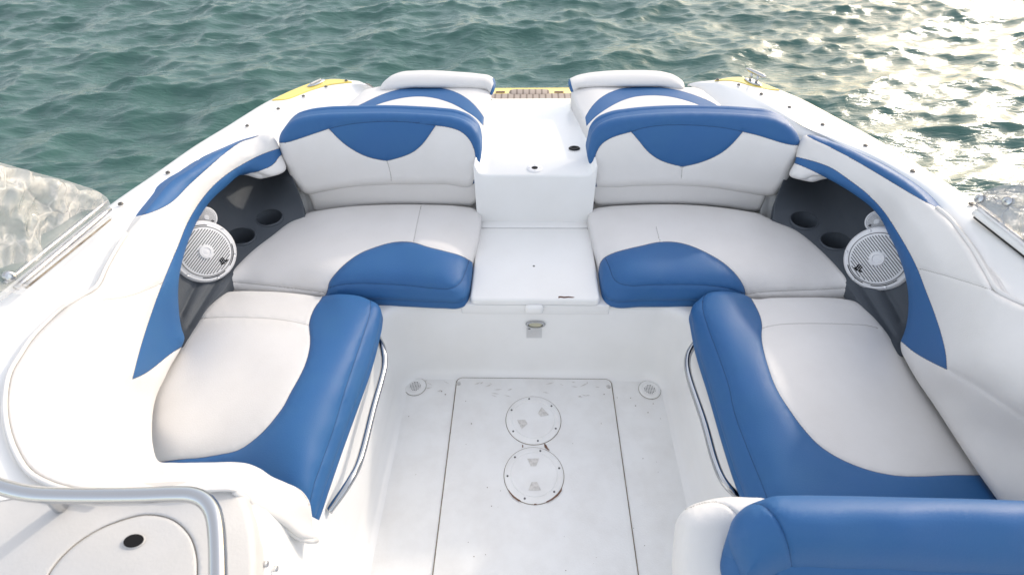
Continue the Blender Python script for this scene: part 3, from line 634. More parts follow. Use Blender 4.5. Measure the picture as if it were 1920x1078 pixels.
def speaker(c, nrm, R_, nscrew, slot, par, logo_sgn):
    c = Vector(c); u_, v_, w_ = frame(nrm); s = R_ / .105
    o = lathe('speaker', [(R_, -.03*s), (R_*1.0, .0), (R_*.985, .006*s), (R_*.93, .011*s), (R_*.87, .0105*s), (R_*.80, .013*s), (R_*.77, .0145*s), (0, .0145*s)], c, nrm, SPK, par, n=64)
    def pt(a, b, h): return c + u_*a + v_*b + w_*h
    lathe('rim_shade_ring', [(R_*.81, 0), (R_*.81, .0009), (R_*.785, .0009)], pt(0, 0, .0137*s), nrm, SLOT, o, n=64, cap=False)  # flat dark ring; the groove's shade is put into its colour
    # slotted grille: narrow flat bars, slot shade put into their dark colour
    V = []; FF = []; n = 21; rr = R_*.74; th = math.radians(20 if logo_sgn > 0 else 160); ca, sa = math.cos(th), math.sin(th)
    for i in range(n):
        off = (i - (n-1)/2) * (2*rr/(n)); hw = rr*rr - off*off
        if hw <= 0: continue
        L_ = math.sqrt(hw)*.97; segs = [(-L_, L_)]
        ri = R_*.235
        if abs(off) < ri: q = math.sqrt(ri*ri - off*off); segs = [(-L_, -q), (q, L_)]
        for a, b in segs:
            k = len(V); t_ = rr/n*.42
            for (q, e) in ((a, -t_), (b, -t_), (b, t_), (a, t_)):
                x = q*ca - (off+e)*sa; y = q*sa + (off+e)*ca; V.append(pt(x, y, .0152*s))
            FF.append((k, k+1, k+2, k+3))
    mesh('grille_slots', V, FF, SLOT, o)
    lathe('speaker_hub', [(R_*.22, 0), (R_*.21, .004*s), (R_*.13, .005*s), (R_*.12, .003*s), (0, .0045*s)], pt(0, 0, .0148*s), nrm, SPK, o, n=32)
    for k in range(nscrew):
        a = 2*PI*k/nscrew + .35
        lathe('speaker_screw', [(R_*.045, 0), (R_*.045, .003*s), (R_*.02, .002*s)], pt(R_*.90*math.cos(a), R_*.90*math.sin(a), .0095*s), nrm, ALU, o, n=12)
    if slot:
        for a0 in (-2.3, -1.15, .9):
            V = []; 
            for q in (.835, .86):
                for k in range(9): a = a0 + .55*k/8*1.6; V.append(pt(R_*q*math.cos(a), R_*q*math.sin(a), .0128*s))
            mesh('vent_slot', V, [(k, k+1, k+10, k+9) for k in range(8)], HOLE, o)
    # small emblem near the rim
    ax, ay = (R_*.24*logo_sgn, -R_*.54); k_ = R_*.068
    bars = [[(-1.2, 1.6), (-.5, 1.6), (-.5, -.5), (-1.2, -.1)], [(-.2, 1.9), (.3, 1.9), (.3, -.6), (-.2, -.5)], [(-1.9, -.9), (-.2, -1.4), (.3, -1.4), (.3, -.8), (-1.2, -.3)], [(.6, 1.6), (1.1, 1.6), (1.1, -.4), (2.2, -.2), (2.2, -.9), (.6, -1.1)]]
    V = []; FF = []
    for b in bars: k = len(V); V += [pt(ax + x*k_, ay + y*k_, .0158*s) for x, y in b]; FF.append(tuple(range(k, k+len(b))))
    mesh('speaker_emblem', V, FF, HOLE, o)
    return o
SX = -1.128
def sp_at(px, py, x): return at(px, py, zof(px, py, ('x', x)))
speaker(sp_at(383, 472, -1.125), (.80, -.45, .40), .105, 6, True, lin, 1)
speaker(sp_at(386, 408, -1.155), (.80, -.45, .40), .038, 3, False, lin, 1)
speaker(sp_at(1648, 485, 1.125), (-.80, -.45, .40), .105, 6, True, lin2, -1)
speaker(sp_at(1645, 416, 1.150), (-.80, -.45, .40), .038, 3, False, lin2, -1)
for q in ((452, 443), (505, 408)): cup(*q, tl, lin)
for q in ((1567, 452), (1508, 413)): cup(*q, tr_, lin2)
# white return panels beside the backrests
def ep(pts, cr_): pad('end_panel', [(a, b, ('y', y), 'c') for a, b, y in pts], r=.006, m=GEL, parent=boat, wobble=0, solid=False, skirt=(0, .03, 0), creases=[cr_], groove=.003)
ep([(552, 345, 1.80), (584, 345, 1.80), (592, 410, 1.765), (570, 412, 1.765)], [(569, 350), (581, 409)])
ep([(1428, 345, 1.80), (1462, 345, 1.80), (1448, 415, 1.765), (1424, 412, 1.765)], [(1446, 350), (1437, 412)])
# ---- footwell grab rails
for pts in ([(709, 634, -.53), (718, 655, -.500), (720, 690, -.484), (700, 765, -.484), (677, 855, -.484), (655, 903, -.490), (616, 958, -.53)],
            [(1303, 644, .53), (1290, 668, .500), (1292, 705, .484), (1320, 790, .484), (1340, 862, .484), (1360, 906, .490), (1392, 936, .53)]):
    P = [at(a, b, zof(a, b, ('x', x))) for a, b, x in pts]
    g = tube('grab_rail', P, .0105, CHR, boat, n=18)
# ================================================================== CUSHIONS
# rear seat cushions -------------------------------------------------
LS = [(431, 512, .44), (450, 491, .44), (474, 469, .44), (513, 439, .44), (552, 411, .44), (575, 400, .44), (605, 394, .45), (640, 389, .45), (720, 384, .45), (800, 384, .45), (870, 388, .45), (890, 392, .445), (901, 403, .44),
      (900, 430, .43), (894, 465, .42), (887, 485, .415), (885, 501, .41), (883, 520, .405), (876, 554, .39), (871, 562, .385), (861, 566.5, .383), (830, 567, .383), (775, 564.5, .383), (725, 562, .383), (660, 562, .383), (614, 560, .383), (604, 558.5, .383),
      (550, 553, .383), (480, 548, .383), (428, 546, .383, 'c'), (423, 527, .43)]
LSC = [(430, 528, .445), (500, 536, .448), (604, 549, .447), (622, 538, .452), (658, 532, .455), (719, 533, .457), (775, 536, .457), (847, 540, .455), (871, 515, .455), (879, 491, .452),
       (560, 500, .458), (640, 440, .46), (760, 420, .462), (860, 440, .458), (520, 470, .455), (700, 400, .458), (850, 405, .455), (750, 490, .458), (700, 510, .460), (820, 505, .460)]
lb_poly = K(580, 420, 3.594, [(100, 520), (124, 440), (132, 400), (180, 330), (250, 262), (330, 205), (450, 155), (560, 125), (640, 119), (700, 125), (800, 155), (920, 185), (1030, 218), (1080, 246), (1135, 290), (1150, 480), (1100, 600), (500, 590), (110, 560)])
seam_l = K(580, 420, 3.594, [(135, 430), (200, 412), (280, 403), (500, 405), (700, 418), (850, 435), (960, 432), (1010, 405), (1045, 340), (1075, 250)])
pad('seat_body', LS, LSC, panels=[dict(name='thigh_bolster', mat=BV, poly=lb_poly, **{'raise': .022}, rw=16)], seams=[seam_l, [(428, 528), (500, 535), (560, 542), (612, 549)], [(790, 384), (783, 415), (775, 456)]],
    r=.016, skirt=(0, 0, -.03), groove=.0035, thing=('seat_cushion', 'white rear seat cushion with blue front bolster, left of the white lid', 'seat cushion', 'rear seat cushions'))
RS = K(1090, 370, 4.492, [(100, 105, .445), (200, 82, .45), (400, 68, .45), (600, 60, .45), (800, 60, .45), (1000, 70, .45), (1200, 90, .45), (1400, 120, .45), (1500, 140, .445)]) + \
     [(1440, 409, .44), (1496, 433, .44), (1533, 463, .44), (1570, 500, .44), (1590, 524, .44), (1598, 538, .43), (1591, 560, .383, 'c'), (1540, 560, .383), (1470, 560, .383), (1398, 560, .383), (1340, 564, .383), (1279, 564, .383), (1201, 564.5, .383), (1152, 564.5, .383), (1139, 559.5, .385), (1131, 548, .39), (1127, 530, .40),
      (1123, 504, .41), (1119, 486, .415), (1112, 459, .42), (1104.5, 423, .43), (1103, 404, .44)]
RSC = [(1595, 541, .445), (1537, 543, .447), (1470, 546, .447), (1399, 552, .447), (1368, 541, .452), (1290, 533.6, .457), (1223, 534, .457), (1172, 534, .457), (1150, 521, .455), (1136, 488, .452), (1440, 500, .458), (1360, 440, .46), (1240, 420, .462), (1140, 440, .458), (1490, 480, .455), (1300, 405, .458), (1150, 405, .455), (1260, 490, .458), (1200, 505, .46), (1320, 510, .46)]
rb_poly = K(1090, 370, 4.492, [(120, 700), (148, 600), (157, 558), (190, 512), (250, 478), (370, 440), (500, 410), (650, 378), (730, 374), (820, 382), (930, 412), (1050, 465), (1180, 540), (1270, 615), (1340, 700), (1375, 770), (1382, 830), (1380, 900), (900, 930), (120, 930)])
seam_r = K(1090, 370, 4.492, [(200, 505), (240, 600), (270, 680), (310, 720), (370, 738), (600, 737), (900, 735), (1100, 745), (1250, 770), (1380, 812)])
pad('seat_body', RS, RSC, panels=[dict(name='thigh_bolster', mat=BV, poly=rb_poly, **{'raise': .022}, rw=16)], seams=[seam_r, [(1398, 552), (1426, 548), (1470, 545.6), (1537, 543), (1597, 540)], [(1230, 425), (1237, 452)]],
    r=.016, skirt=(0, 0, -.03), groove=.0035, thing=('seat_cushion', 'white rear seat cushion with blue front bolster, right of the white lid', 'seat cushion', 'rear seat cushions'))
# side bench cushions ------------------------------------------------
LB = [(335, 655, .43), (345, 638, .43), (356, 623.5, .435), (369, 606, .435), (384.6, 582, .435), (400, 566, .43), (413.6, 554.5, .425), (427, 548, .42), (447, 546, .425), (480, 546, .425), (514, 547, .425), (547, 549.6, .425), (580.5, 553.4, .42), (600, 556.5, .42), (614, 553.6, .43), (636, 551.4, .44), (658, 552.4, .44), (677, 556, .435),
      (694, 563, .43), (707, 569.5, .425), (714, 580, .41), (714, 598, .40), (708, 627, .39), (697, 670, .385), (692, 686, .385), (669, 750, .385), (638, 834, .385), (611, 911, .385), (590, 970, .385), (575, 1000, .38, 'c'), (520, 975, .39), (440, 925, .40), (360, 905, .40), (300, 895, .40), (270, 850, .41), (262, 790, .42), (280, 735, .43), (310, 690, .43)]
LBC = [(378, 597, .445), (460, 595, .450), (540, 602, .448), (578, 610, .446), (400, 575, .44), (500, 560, .437), (450, 570, .443), (692, 585, .455), (681, 630, .460), (665, 677, .462), (646, 735, .462), (626, 802, .462), (603, 868, .460), (587, 911, .458), (580, 940, .455), (640, 620, .462), (620, 700, .468), (590, 780, .468), (540, 860, .462), (470, 700, .462), (400, 700, .46), (420, 800, .46), (350, 750, .455), (320, 820, .45), (640, 580, .455), (330, 860, .445), (440, 860, .45), (500, 890, .45)]
lbp = K(280, 530, 4.492, [(1450, 132), (1400, 200), (1362, 280), (1346, 350), (1352, 430), (1355, 500), (1335, 620), (1300, 720), (1250, 820), (1190, 925)]) + K(280, 740, 4.147, [(1040, 95), (1000, 150), (900, 270), (800, 360), (700, 425), (650, 443), (550, 463), (400, 488), (250, 500), (130, 515), (40, 530)]) + [(260, 900), (300, 930), (600, 1040), (760, 600), (740, 550), (650, 535), (608, 548)]
lseam = [(694, 562)] + K(560, 560, 2.565, [(345, 22), (340, 80), (310, 180), (270, 300), (220, 450), (170, 620), (110, 790), (72, 900), (55, 975)])
pad('seat_body', LB, LBC, panels=[dict(name='inner_bolster', mat=BV, poly=lbp, **{'raise': .014}, rw=30)], seams=[lseam, K(280, 530, 4.492, [(425, 305), (480, 298), (600, 292), (800, 293), (1000, 300), (1150, 318), (1250, 335), (1340, 360)])],
    r=.018, skirt=(0, 0, -.03), groove=.0035, thing=('bench_cushion', 'long white bench cushion with blue inner edge along the left side', 'bench cushion', 'side bench cushions'))
RB = K(1270, 530, 4.492, [(115, 232, .41), (140, 180, .42), (175, 150, .425), (250, 92, .44), (350, 72, .44), (430, 73, .44), (520, 90, .435), (580, 108, .43), (620, 130, .42), (800, 128, .425), (1000, 125, .425), (1200, 125, .425), (1400, 138, .425), (1500, 160, .43), (1560, 195, .432), (1617, 240, .435)]) + \
     [(1660, 617.7, .435), (1686, 655, .43), (1716, 706, .43), (1753, 761.5, .43), (1795, 826, .43), (1832, 882, .43), (1869, 933, .43), (1910, 1000, .43), (1890, 1060, .41), (1600, 1060, .40), (1440, 1040, .385, 'c'), (1412, 980, .385), (1397, 930, .385), (1382, 892, .385), (1362, 831, .385), (1333, 733, .385), (1305, 640, .388), (1298, 603, .40)]
RBC = [(1630, 610, .445), (1560, 607, .45), (1504, 606, .45), (1430, 614, .446), (1600, 585, .44), (1500, 575, .44), (1560, 585, .443), (1318, 585, .455), (1323, 601, .457), (1337, 639, .460), (1352, 681, .462), (1368, 730, .462), (1380, 768, .462), (1402, 843, .462), (1435, 924, .46), (1370, 600, .462), (1400, 700, .468), (1430, 790, .468), (1480, 870, .464), (1560, 900, .46), (1700, 920, .455), (1550, 700, .464), (1620, 740, .462), (1600, 820, .464), (1680, 800, .457), (1740, 850, .455), (1650, 860, .458), (1500, 1000, .455), (1700, 990, .455)]
rbp = K(1270, 530, 4.492, [(620, 128), (660, 200), (700, 290), (712, 350), (710, 470), (730, 580), (770, 720), (815, 845)]) + K(1400, 700, 3.692, [(210, 110), (300, 255), (400, 390), (500, 495), (620, 575), (750, 635), (900, 682), (1050, 707), (1250, 710), (1400, 703), (1600, 703), (1850, 700)]) + [(1930, 1080), (1380, 1090), (1260, 600), (1290, 530), (1400, 540)]
rseam = [(1330, 546)] + K(1270, 530, 4.492, [(222, 120), (213, 175), (217, 240), (240, 320), (300, 490), (370, 680), (440, 900)]) + K(1240, 640, 2.462, [(330, 300), (400, 500), (480, 700), (520, 830)])
pad('seat_body', RB, RBC, panels=[dict(name='inner_bolster', mat=BV, poly=rbp, **{'raise': .014}, rw=30)], seams=[rseam, K(1270, 530, 4.492, [(715, 383), (780, 365), (880, 350), (1050, 343), (1300, 345), (1500, 352), (1617, 362)]) + [(1646, 615)]],
    r=.018, skirt=(0, 0, -.03), groove=.0035, thing=('bench_cushion', 'long white bench cushion with blue inner edge along the right side', 'bench cushion', 'side bench cushions'))
# rear backrests -----------------------------------------------------
def Yz(pts, ys): return [(p[0], p[1], ('y', y)) + tuple(q for q in p[3:]) for p, y in zip(pts, ys)]
def bk(pts, y): return [(p[0], p[1], ('y', y(p[0], p[1]))) + (('c',) if p[-1] == 'c' else ()) for p in pts]
def yL(x, y):      # lean of the left backrest: further back with height, curling forward at its outer end
    v = (y - 350) / -140.0; u = (x - 725) / 200.0
    return 1.785 + .10*max(v, 0)**1.15 - .035*max(0, -u)**1.6 - .02*max(0, u)**2
def yR(x, y): return yL(2006 - x - 0, y)
LBO = K(480, 100, 3.369, [(145, 560), (150, 520), (180, 470), (230, 425), (300, 400), (420, 382), (600, 375), (850, 372), (1000, 378), (1150, 388), (1270, 405), (1350, 440), (1400, 490), (1420, 560), (1425, 630), (1410, 720), (1395, 800), (1372, 830), (1200, 830), (1000, 830), (800, 832), (600, 845), (420, 875), (330, 890), (290, 880), (255, 840), (210, 760), (170, 660)])
bl = K(480, 100, 3.369, [(110, 562), (190, 565), (260, 545), (350, 515), (460, 478, 'c'), (500, 520), (560, 575), (620, 615), (690, 650), (760, 670), (825, 681, 'c'), (900, 662), (1000, 620), (1060, 565), (1100, 510), (1135, 458, 'c'), (1220, 470), (1300, 500), (1350, 550), (1380, 620), (1386, 700), (1381, 780), (1368, 850), (1500, 900), (1520, 300), (100, 300)])
bkL, _ = pad('backrest_pad', bk(LBO, yL), [(p[0], p[1], ('y', yL(p[0], p[1]))) for p in [(a, b) for a in range(560, 890, 40) for b in (240, 280, 320)]], panels=[dict(name='blue_cover', mat=BV, poly=bl, **{'raise': .003}, rw=8)],
    seams=[K(480, 100, 3.369, [(460, 478), (560, 455), (700, 438), (850, 432), (1000, 440), (1135, 458)]), K(480, 100, 3.369, [(828, 685), (845, 740), (858, 810)])], r=.034, dome=.012, dpx=60, skirt=(0, .06, .0), groove=.003,
    thing=('backrest', 'white backrest with blue top and blue pointed panel, left of the walkway', 'backrest', 'rear backrests'))
RBO = K(900, 100, 2.994, [(640, 745), (632, 700), (612, 620), (600, 560), (610, 510), (625, 450), (660, 405), (730, 370), (850, 348), (1000, 335), (1200, 330), (1400, 335), (1550, 345), (1650, 358), (1720, 388), (1770, 430), (1795, 490), (1793, 540), (1780, 590), (1740, 680), (1700, 750), (1660, 795), (1600, 800), (1500, 785), (1300, 755), (1100, 743), (900, 745), (700, 752)])
br = K(900, 100, 2.994, [(645, 770), (642, 650), (650, 570), (680, 515), (740, 475), (800, 455), (848, 442, 'c'), (890, 490), (940, 550), (1000, 595), (1070, 622), (1135, 638, 'c'), (1210, 622), (1300, 590), (1370, 550), (1430, 495), (1475, 442, 'c'), (1560, 462), (1650, 490), (1720, 510), (1780, 517), (1830, 505), (1850, 280), (560, 280), (560, 770)])
bkR, _ = pad('backrest_pad', bk(RBO, yR), [(p[0], p[1], ('y', yR(p[0], p[1]))) for p in [(a, b) for a in range(1130, 1470, 40) for b in (240, 280, 320)]], panels=[dict(name='blue_cover', mat=BV, poly=br, **{'raise': .003}, rw=8)],
    seams=[K(900, 100, 2.994, [(848, 442), (900, 425), (1000, 408), (1150, 404), (1300, 412), (1400, 425), (1475, 442)]), K(900, 100, 2.994, [(1135, 642), (1130, 700)])], r=.034, dome=.012, dpx=60, skirt=(0, .06, .0), groove=.003,
    thing=('backrest', 'white backrest with blue top and blue pointed panel, right of the walkway', 'backrest', 'rear backrests'))
def yl2(x, y): return yL(x, 350) + .012
def yr2(x, y): return yR(x, 350) + .012
pad('lower_pad', bk(K(480, 100, 3.369, [(322, 870), (345, 930), (368, 1002), (500, 990), (700, 965), (850, 958), (1050, 957), (1300, 963), (1365, 960), (1390, 935), (1394, 850), (1380, 790), (1200, 790), (800, 790), (600, 800), (420, 830)]), yl2), r=.016, skirt=(0, .05, 0), parent=bkL, wobble=.0006)
pad('lower_pad', bk(K(900, 100, 2.994, [(640, 720), (630, 790), (638, 830), (660, 851), (700, 855), (850, 848), (1000, 846), (1200, 850), (1400, 868), (1535, 888), (1565, 885), (1590, 840), (1608, 780), (1500, 750), (1300, 720), (1100, 710), (900, 710), (700, 715)]), yr2), r=.016, skirt=(0, .05, 0), parent=bkR, wobble=.0006)
# sun pads and headrests --------------------------------------------
SPL = [(634, 228, .70), (638, 212, .69), (653, 196, .69), (671, 180, .69), (685, 169, .69), (700, 165, .69), (800, 164, .69), (900, 165, .69), (919, 172, .685), (921, 188, .67), (914, 212, .67), (907, 238, .67), (902, 252, .67, 'c'), (800, 232, .70)]
arcL = K(480, 100, 3.369, [(545, 392), (560, 377), (620, 345), (700, 305), (800, 260), (900, 230), (1000, 218), (1100, 215), (1200, 227), (1280, 255), (1350, 300), (1400, 350), (1440, 405, 'c'), (1437, 462, 'c'), (1390, 410), (1330, 370), (1250, 325), (1150, 290), (1050, 275), (950, 280), (850, 300), (740, 335), (640, 376), (610, 400)])
pad('pad_body', SPL, [(700, 190, .70), (780, 200, .705), (860, 190, .70), (880, 215, .70), (780, 175, .70), (700, 215, .705)], panels=[dict(name='blue_arc', mat=BV, poly=arcL)], r=.02, skirt=(0, 0, -.05), groove=.002, gw=1.6, seamw=.5, grid=7, thing=('sun_pad', 'flat white sun pad with a blue arc, behind the left backrest', 'sun pad', 'stern sun pads'))
SPR = [(1072, 168, .68), (1075, 188, .67), (1088, 214, .67), (1098, 238, .67), (1108, 256, .67, 'c'), (1200, 232, .70), (1375, 228, .69), (1364, 211, .69), (1347, 194, .685), (1329, 179, .685), (1317, 170, .685), (1302, 165, .685), (1280, 164, .69), (1180, 163, .69), (1090, 165, .69)]
arcR = K(900, 100, 2.994, [(590, 360, 'c'), (620, 310), (660, 265), (720, 225), (790, 200), (870, 190), (960, 190), (1050, 197), (1150, 218), (1230, 245), (1300, 275), (1350, 305), (1390, 332), (1340, 345), (1310, 326), (1250, 300), (1150, 265), (1050, 243), (950, 238), (850, 250), (780, 275), (700, 320), (640, 365), (598, 410, 'c')])
pad('pad_body', SPR, [(1300, 190, .70), (1220, 200, .705), (1140, 190, .70), (1120, 215, .70), (1220, 175, .70), (1300, 215, .705)], panels=[dict(name='blue_arc', mat=BV, poly=arcR)], r=.02, skirt=(0, 0, -.05), groove=.002, gw=1.6, seamw=.5, grid=7, thing=('sun_pad', 'flat white sun pad with a pale blue arc, behind the right backrest', 'sun pad', 'stern sun pads'))
def hy(pts): return [(p[0], p[1], ('y', 2.335 if p[1] > 160 else 2.335 + (160 - p[1]) * .003)) for p in pts]
HL = hy(K(480, 100, 3.369, [(785, 217), (800, 190), (840, 155), (900, 132), (1000, 123), (1100, 122), (1250, 130), (1400, 143), (1470, 155), (1500, 175), (1510, 200), (1505, 240), (1485, 268), (1462, 238), (1400, 228), (1250, 222), (1000, 219)]))
pad('headrest_body', HL, panels=[dict(name='blue_end', mat=BV, poly=[(922, 146), (925, 156), (921.5, 168), (917, 184), (940, 184), (940, 140)])], r=.032, skirt=(0, .05, -.01), groove=.001, gw=1.4, seamw=.3, grid=6, step=3, thing=('headrest', 'white rounded headrest with blue end, at the far edge of the left sun pad', 'headrest', 'stern headrests'))
HR = hy(K(900, 100, 2.994, [(500, 175), (505, 160), (530, 145), (600, 125), (700, 113), (850, 107), (950, 108), (1050, 118), (1110, 138), (1140, 160), (1148, 188), (1000, 189), (850, 189), (700, 191), (600, 196), (548, 204), (524, 236), (512, 222)]))
pad('headrest_body', HR, panels=[dict(name='blue_end', mat=BV, poly=[(1069, 150), (1071, 158), (1074, 168), (1077, 184), (1055, 184), (1055, 145)])], r=.032, skirt=(0, .05, -.01), groove=.001, gw=1.4, seamw=.3, grid=6, step=3, thing=('headrest', 'white rounded headrest with blue end, at the far edge of the right sun pad', 'headrest', 'stern headrests'))
# side coaming pads --------------------------------------------------
CL = [(512, 257, .735), (498, 252, .735), (485, 254, .735), (435, 273, .75), (396, 291, .765), (357, 316, .778), (318, 341, .785), (291, 372, .79), (265, 404, .80), (237, 436, .80), (220, 465, .805), (202, 498, .81), (181, 537, .81), (148, 557, .815), (119, 578, .82), (89, 605, .82), (59, 637, .82), (39, 667, .82), (22, 697, .82), (14, 735, .82), (13, 770, .82), (21, 812, .82), (35, 847, .82), (56, 879, .82), (88, 900, .82), (123, 912, .82),
      (250, 920, .82), (391, 922, .81), (439, 923, .80), (460, 932, .775), (472, 950, .735), (525, 981, .62), (578, 1012, .51), (591, 1011, .48), (587, 988, .49), (584, 959, .53), (580, 940, .555), (566, 920, .585), (535, 904, .63), (508, 892, .66), (489, 879, .69), (465, 869, .705), (439, 866, .705), (400, 866.5, .695), (360, 867, .67), (325, 867, .62), (297, 864, .55), (287, 836, .50),
      (285, 800, .465), (288, 764, .465), (297, 733, .465), (307, 713, .465), (320, 686, .465), (340, 651, .465), (346, 634, .475), (341, 617, .50), (337, 597, .53), (335, 575, .565), (334, 548, .60), (335, 528, .625), (342, 489, .64), (357, 443, .65), (376, 404, .65), (396, 376, .66), (423, 351, .66), (454, 327, .66), (474, 324, .65), (509, 331, .63), (536, 318, .63), (530, 294, .66), (522, 272, .70)]
CLC = [(250, 700, ('x', -1.00)), (150, 750, ('x', -1.005)), (80, 760, ('x', -1.03)), (150, 650, ('x', -1.05)), (220, 600, ('x', -1.055)), (260, 540, ('x', -1.07)), (300, 470, ('x', -1.085)), (340, 400, ('x', -1.10)), (400, 330, ('x', -1.10)), (460, 290, ('x', -1.06)), (200, 830, .70), (130, 850, .76), (250, 800, .60), (250, 870, .76), (350, 895, .79), (430, 895, .775), (500, 920, .69), (540, 950, .60)]
lblue = K(240, 240, 2.5675, [(760, 90), (725, 100), (640, 130), (570, 165), (480, 220), (400, 290), (330, 380), (280, 470), (240, 570), (210, 640), (165, 750), (110, 900), (55, 1075)]) + [(248, 711, 0, 'c'), (267, 703), (297, 682), (315, 667), (341, 650), (360, 640), (360, 600), (348, 548), (350, 500), (365, 450), (400, 390), (430, 360), (455, 328, 0, 'c'), (489, 320), (513, 308), (527, 291), (545, 285)]
lst = [(490, 250, 0, 'c')] + K(240, 240, 2.5675, [(630, 35), (540, 70), (470, 120), (400, 180), (300, 270), (200, 365), (150, 392), (65, 420), (30, 425)]) + [(240, 400), (300, 340), (390, 280), (440, 260)]
cpl, _ = pad('pad_body', CL, CLC, panels=[dict(name='blue_band', mat=BV, poly=lblue), dict(name='blue_stripe', mat=BV, poly=lst)], seams=[K(0, 400, 3.369, [(1025, 440), (900, 495), (790, 530), (640, 548)]), [(545, 905), (562, 918), (574, 934), (580, 948)]],
    r=.028, dome=.012, dpx=80, skirt=(-.04, .0, -.01), groove=.003, thing=('coaming_pad', 'padded white coaming with blue bands curving around the left side to the front console', 'coaming pad', 'padded side coamings'))
CR = [(1499, 266, .71), (1506, 256, .725), (1515.6, 253, .735), (1547, 262, .735), (1591, 279, .745), (1636, 302, .76), (1669, 320, .768), (1703, 341, .775), (1725, 358, .78), (1755, 389, .785), (1781, 414, .79), (1800, 439, .795), (1821, 468, .80), (1846, 512, .805), (1868, 547, .81), (1890, 560, .81), (1920, 573, .815), (1975, 595, .82), (2010, 650, .82), (2020, 800, .82), (1990, 960, .80), (1930, 1020, .47),
      (1869, 935, .465), (1832, 883, .465), (1795, 827, .465), (1753, 762, .465), (1716, 707, .465), (1700, 679, .465), (1690, 658, .465), (1689, 640, .475), (1694.6, 626, .50), (1701, 600.7, .53), (1703.4, 569, .565), (1700, 531, .60), (1693, 503, .625), (1679, 465, .64), (1663, 433.6, .65), (1653.7, 413.7, .65), (1636, 391.5, .65), (1604.7, 367, .66), (1580, 351, .66), (1553, 336, .66), (1540, 330, .65), (1524.5, 332, .64), (1504.5, 337, .63), (1480, 329, .63), (1490, 304.6, .66)]
CRC = [(1775, 690, ('x', 1.00)), (1850, 700, ('x', 1.01)), (1900, 760, ('x', 1.02)), (1960, 700, ('x', 1.06)), (1870, 640, ('x', 1.05)), (1800, 590, ('x', 1.055)), (1760, 535, ('x', 1.07)), (1725, 470, ('x', 1.085)), (1690, 400, ('x', 1.10)), (1620, 340, ('x', 1.10)), (1550, 295, ('x', 1.06)), (1780, 740, .50), (1850, 800, .52), (1850, 880, .48), (1940, 860, .55)]
rblue = K(1480, 220, 4.491, [(30, 328), (60, 335), (200, 370), (350, 425), (500, 525), (650, 640), (760, 750), (830, 840), (900, 950)]) + K(1600, 380, 3.172, [(330, 290), (380, 390), (430, 520), (480, 650), (525, 790), (550, 900), (557, 992, 'c'), (450, 940), (350, 880), (283, 825)]) + [(1670, 630), (1685, 590), (1687, 540), (1670, 480), (1640, 420), (1590, 372), (1553, 336, 0, 'c'), (1524.5, 321), (1502, 311), (1489, 306), (1480, 304)]
rst = K(1480, 220, 4.491, [(150, 150), (350, 256), (500, 335), (650, 420), (850, 540), (1000, 630), (1150, 715), (1235, 757)]) + [(1762, 392), (1757, 380), (1727, 352), (1704, 335), (1670, 314), (1637, 296), (1592, 273), (1548, 256)]
cpr, _ = pad('pad_body', CR, CRC, panels=[dict(name='blue_band', mat=BV, poly=rblue), dict(name='blue_stripe', mat=BV, poly=rst)], seams=[K(1600, 380, 3.172, [(380, 390), (500, 420), (700, 480), (850, 527)])], creases=[[(1776, 692), (1830, 722), (1870, 748), (1920, 782), (1970, 810)]],
    r=.028, dome=.012, dpx=80, skirt=(.04, .0, -.01), groove=.003, thing=('coaming_pad', 'padded white coaming with blue bands along the right side, shaded beside its windshield', 'coaming pad', 'padded side coamings'))
def piping(pts, rad, par, m=WV):
    q = smooth(pts, False, 12); P = [at(a, b, c) for a, b, c in q]
    return tube('piping', P, rad, m, par, n=8, sub=1)
piping([(440, 921, .805), (462, 936, .77), (474, 951, .725), (525, 983, .61), (580, 1014, .505), (594, 1013, .475)], .0055, cpl)
piping([(237, 437, .815), (218, 466, .818), (199, 500, .82), (179, 538, .822), (150, 556, .825), (116, 577, .83), (86, 604, .83), (56, 636, .83), (37, 665, .83), (18, 697, .83), (10, 735, .83), (9, 770, .83), (16, 812, .83), (30, 849, .83), (52, 883, .83), (86, 904, .83), (122, 916, .83), (200, 924, .83)], .0042, cpl)
piping([(1757, 389, .79), (1784, 413, .795), (1803, 438, .80), (1824, 467, .805), (1849, 510, .81), (1870, 544, .815), (1891, 557, .815), (1922, 570, .82), (1978, 591, .825)], .0055, cpr)
# ---- console (front left)
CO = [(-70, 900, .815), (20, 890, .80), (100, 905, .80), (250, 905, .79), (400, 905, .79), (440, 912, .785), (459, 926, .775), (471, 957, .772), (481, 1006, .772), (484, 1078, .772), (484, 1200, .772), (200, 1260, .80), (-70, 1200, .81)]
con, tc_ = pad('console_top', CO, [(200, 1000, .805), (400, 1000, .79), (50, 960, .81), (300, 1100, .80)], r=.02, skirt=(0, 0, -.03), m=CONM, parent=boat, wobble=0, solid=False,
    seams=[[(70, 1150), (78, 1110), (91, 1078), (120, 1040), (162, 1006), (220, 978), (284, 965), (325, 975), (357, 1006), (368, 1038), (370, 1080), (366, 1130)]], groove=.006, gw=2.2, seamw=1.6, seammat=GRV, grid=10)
p = onpad(tc_, 262, 1022, .018)
lathe('console_hole', [(.0145, 0), (.014, .001), (.013, .0012), (.0125, -.0)], p, (.1, .0, 1), CONM, con, n=32, sx=.8, sy=1.15)
lathe('console_socket', [(.0125, 0), (.0125, .0022), (0, .0022)], p, (.1, .0, 1), HOLE, con, n=32, sx=.8, sy=1.15)
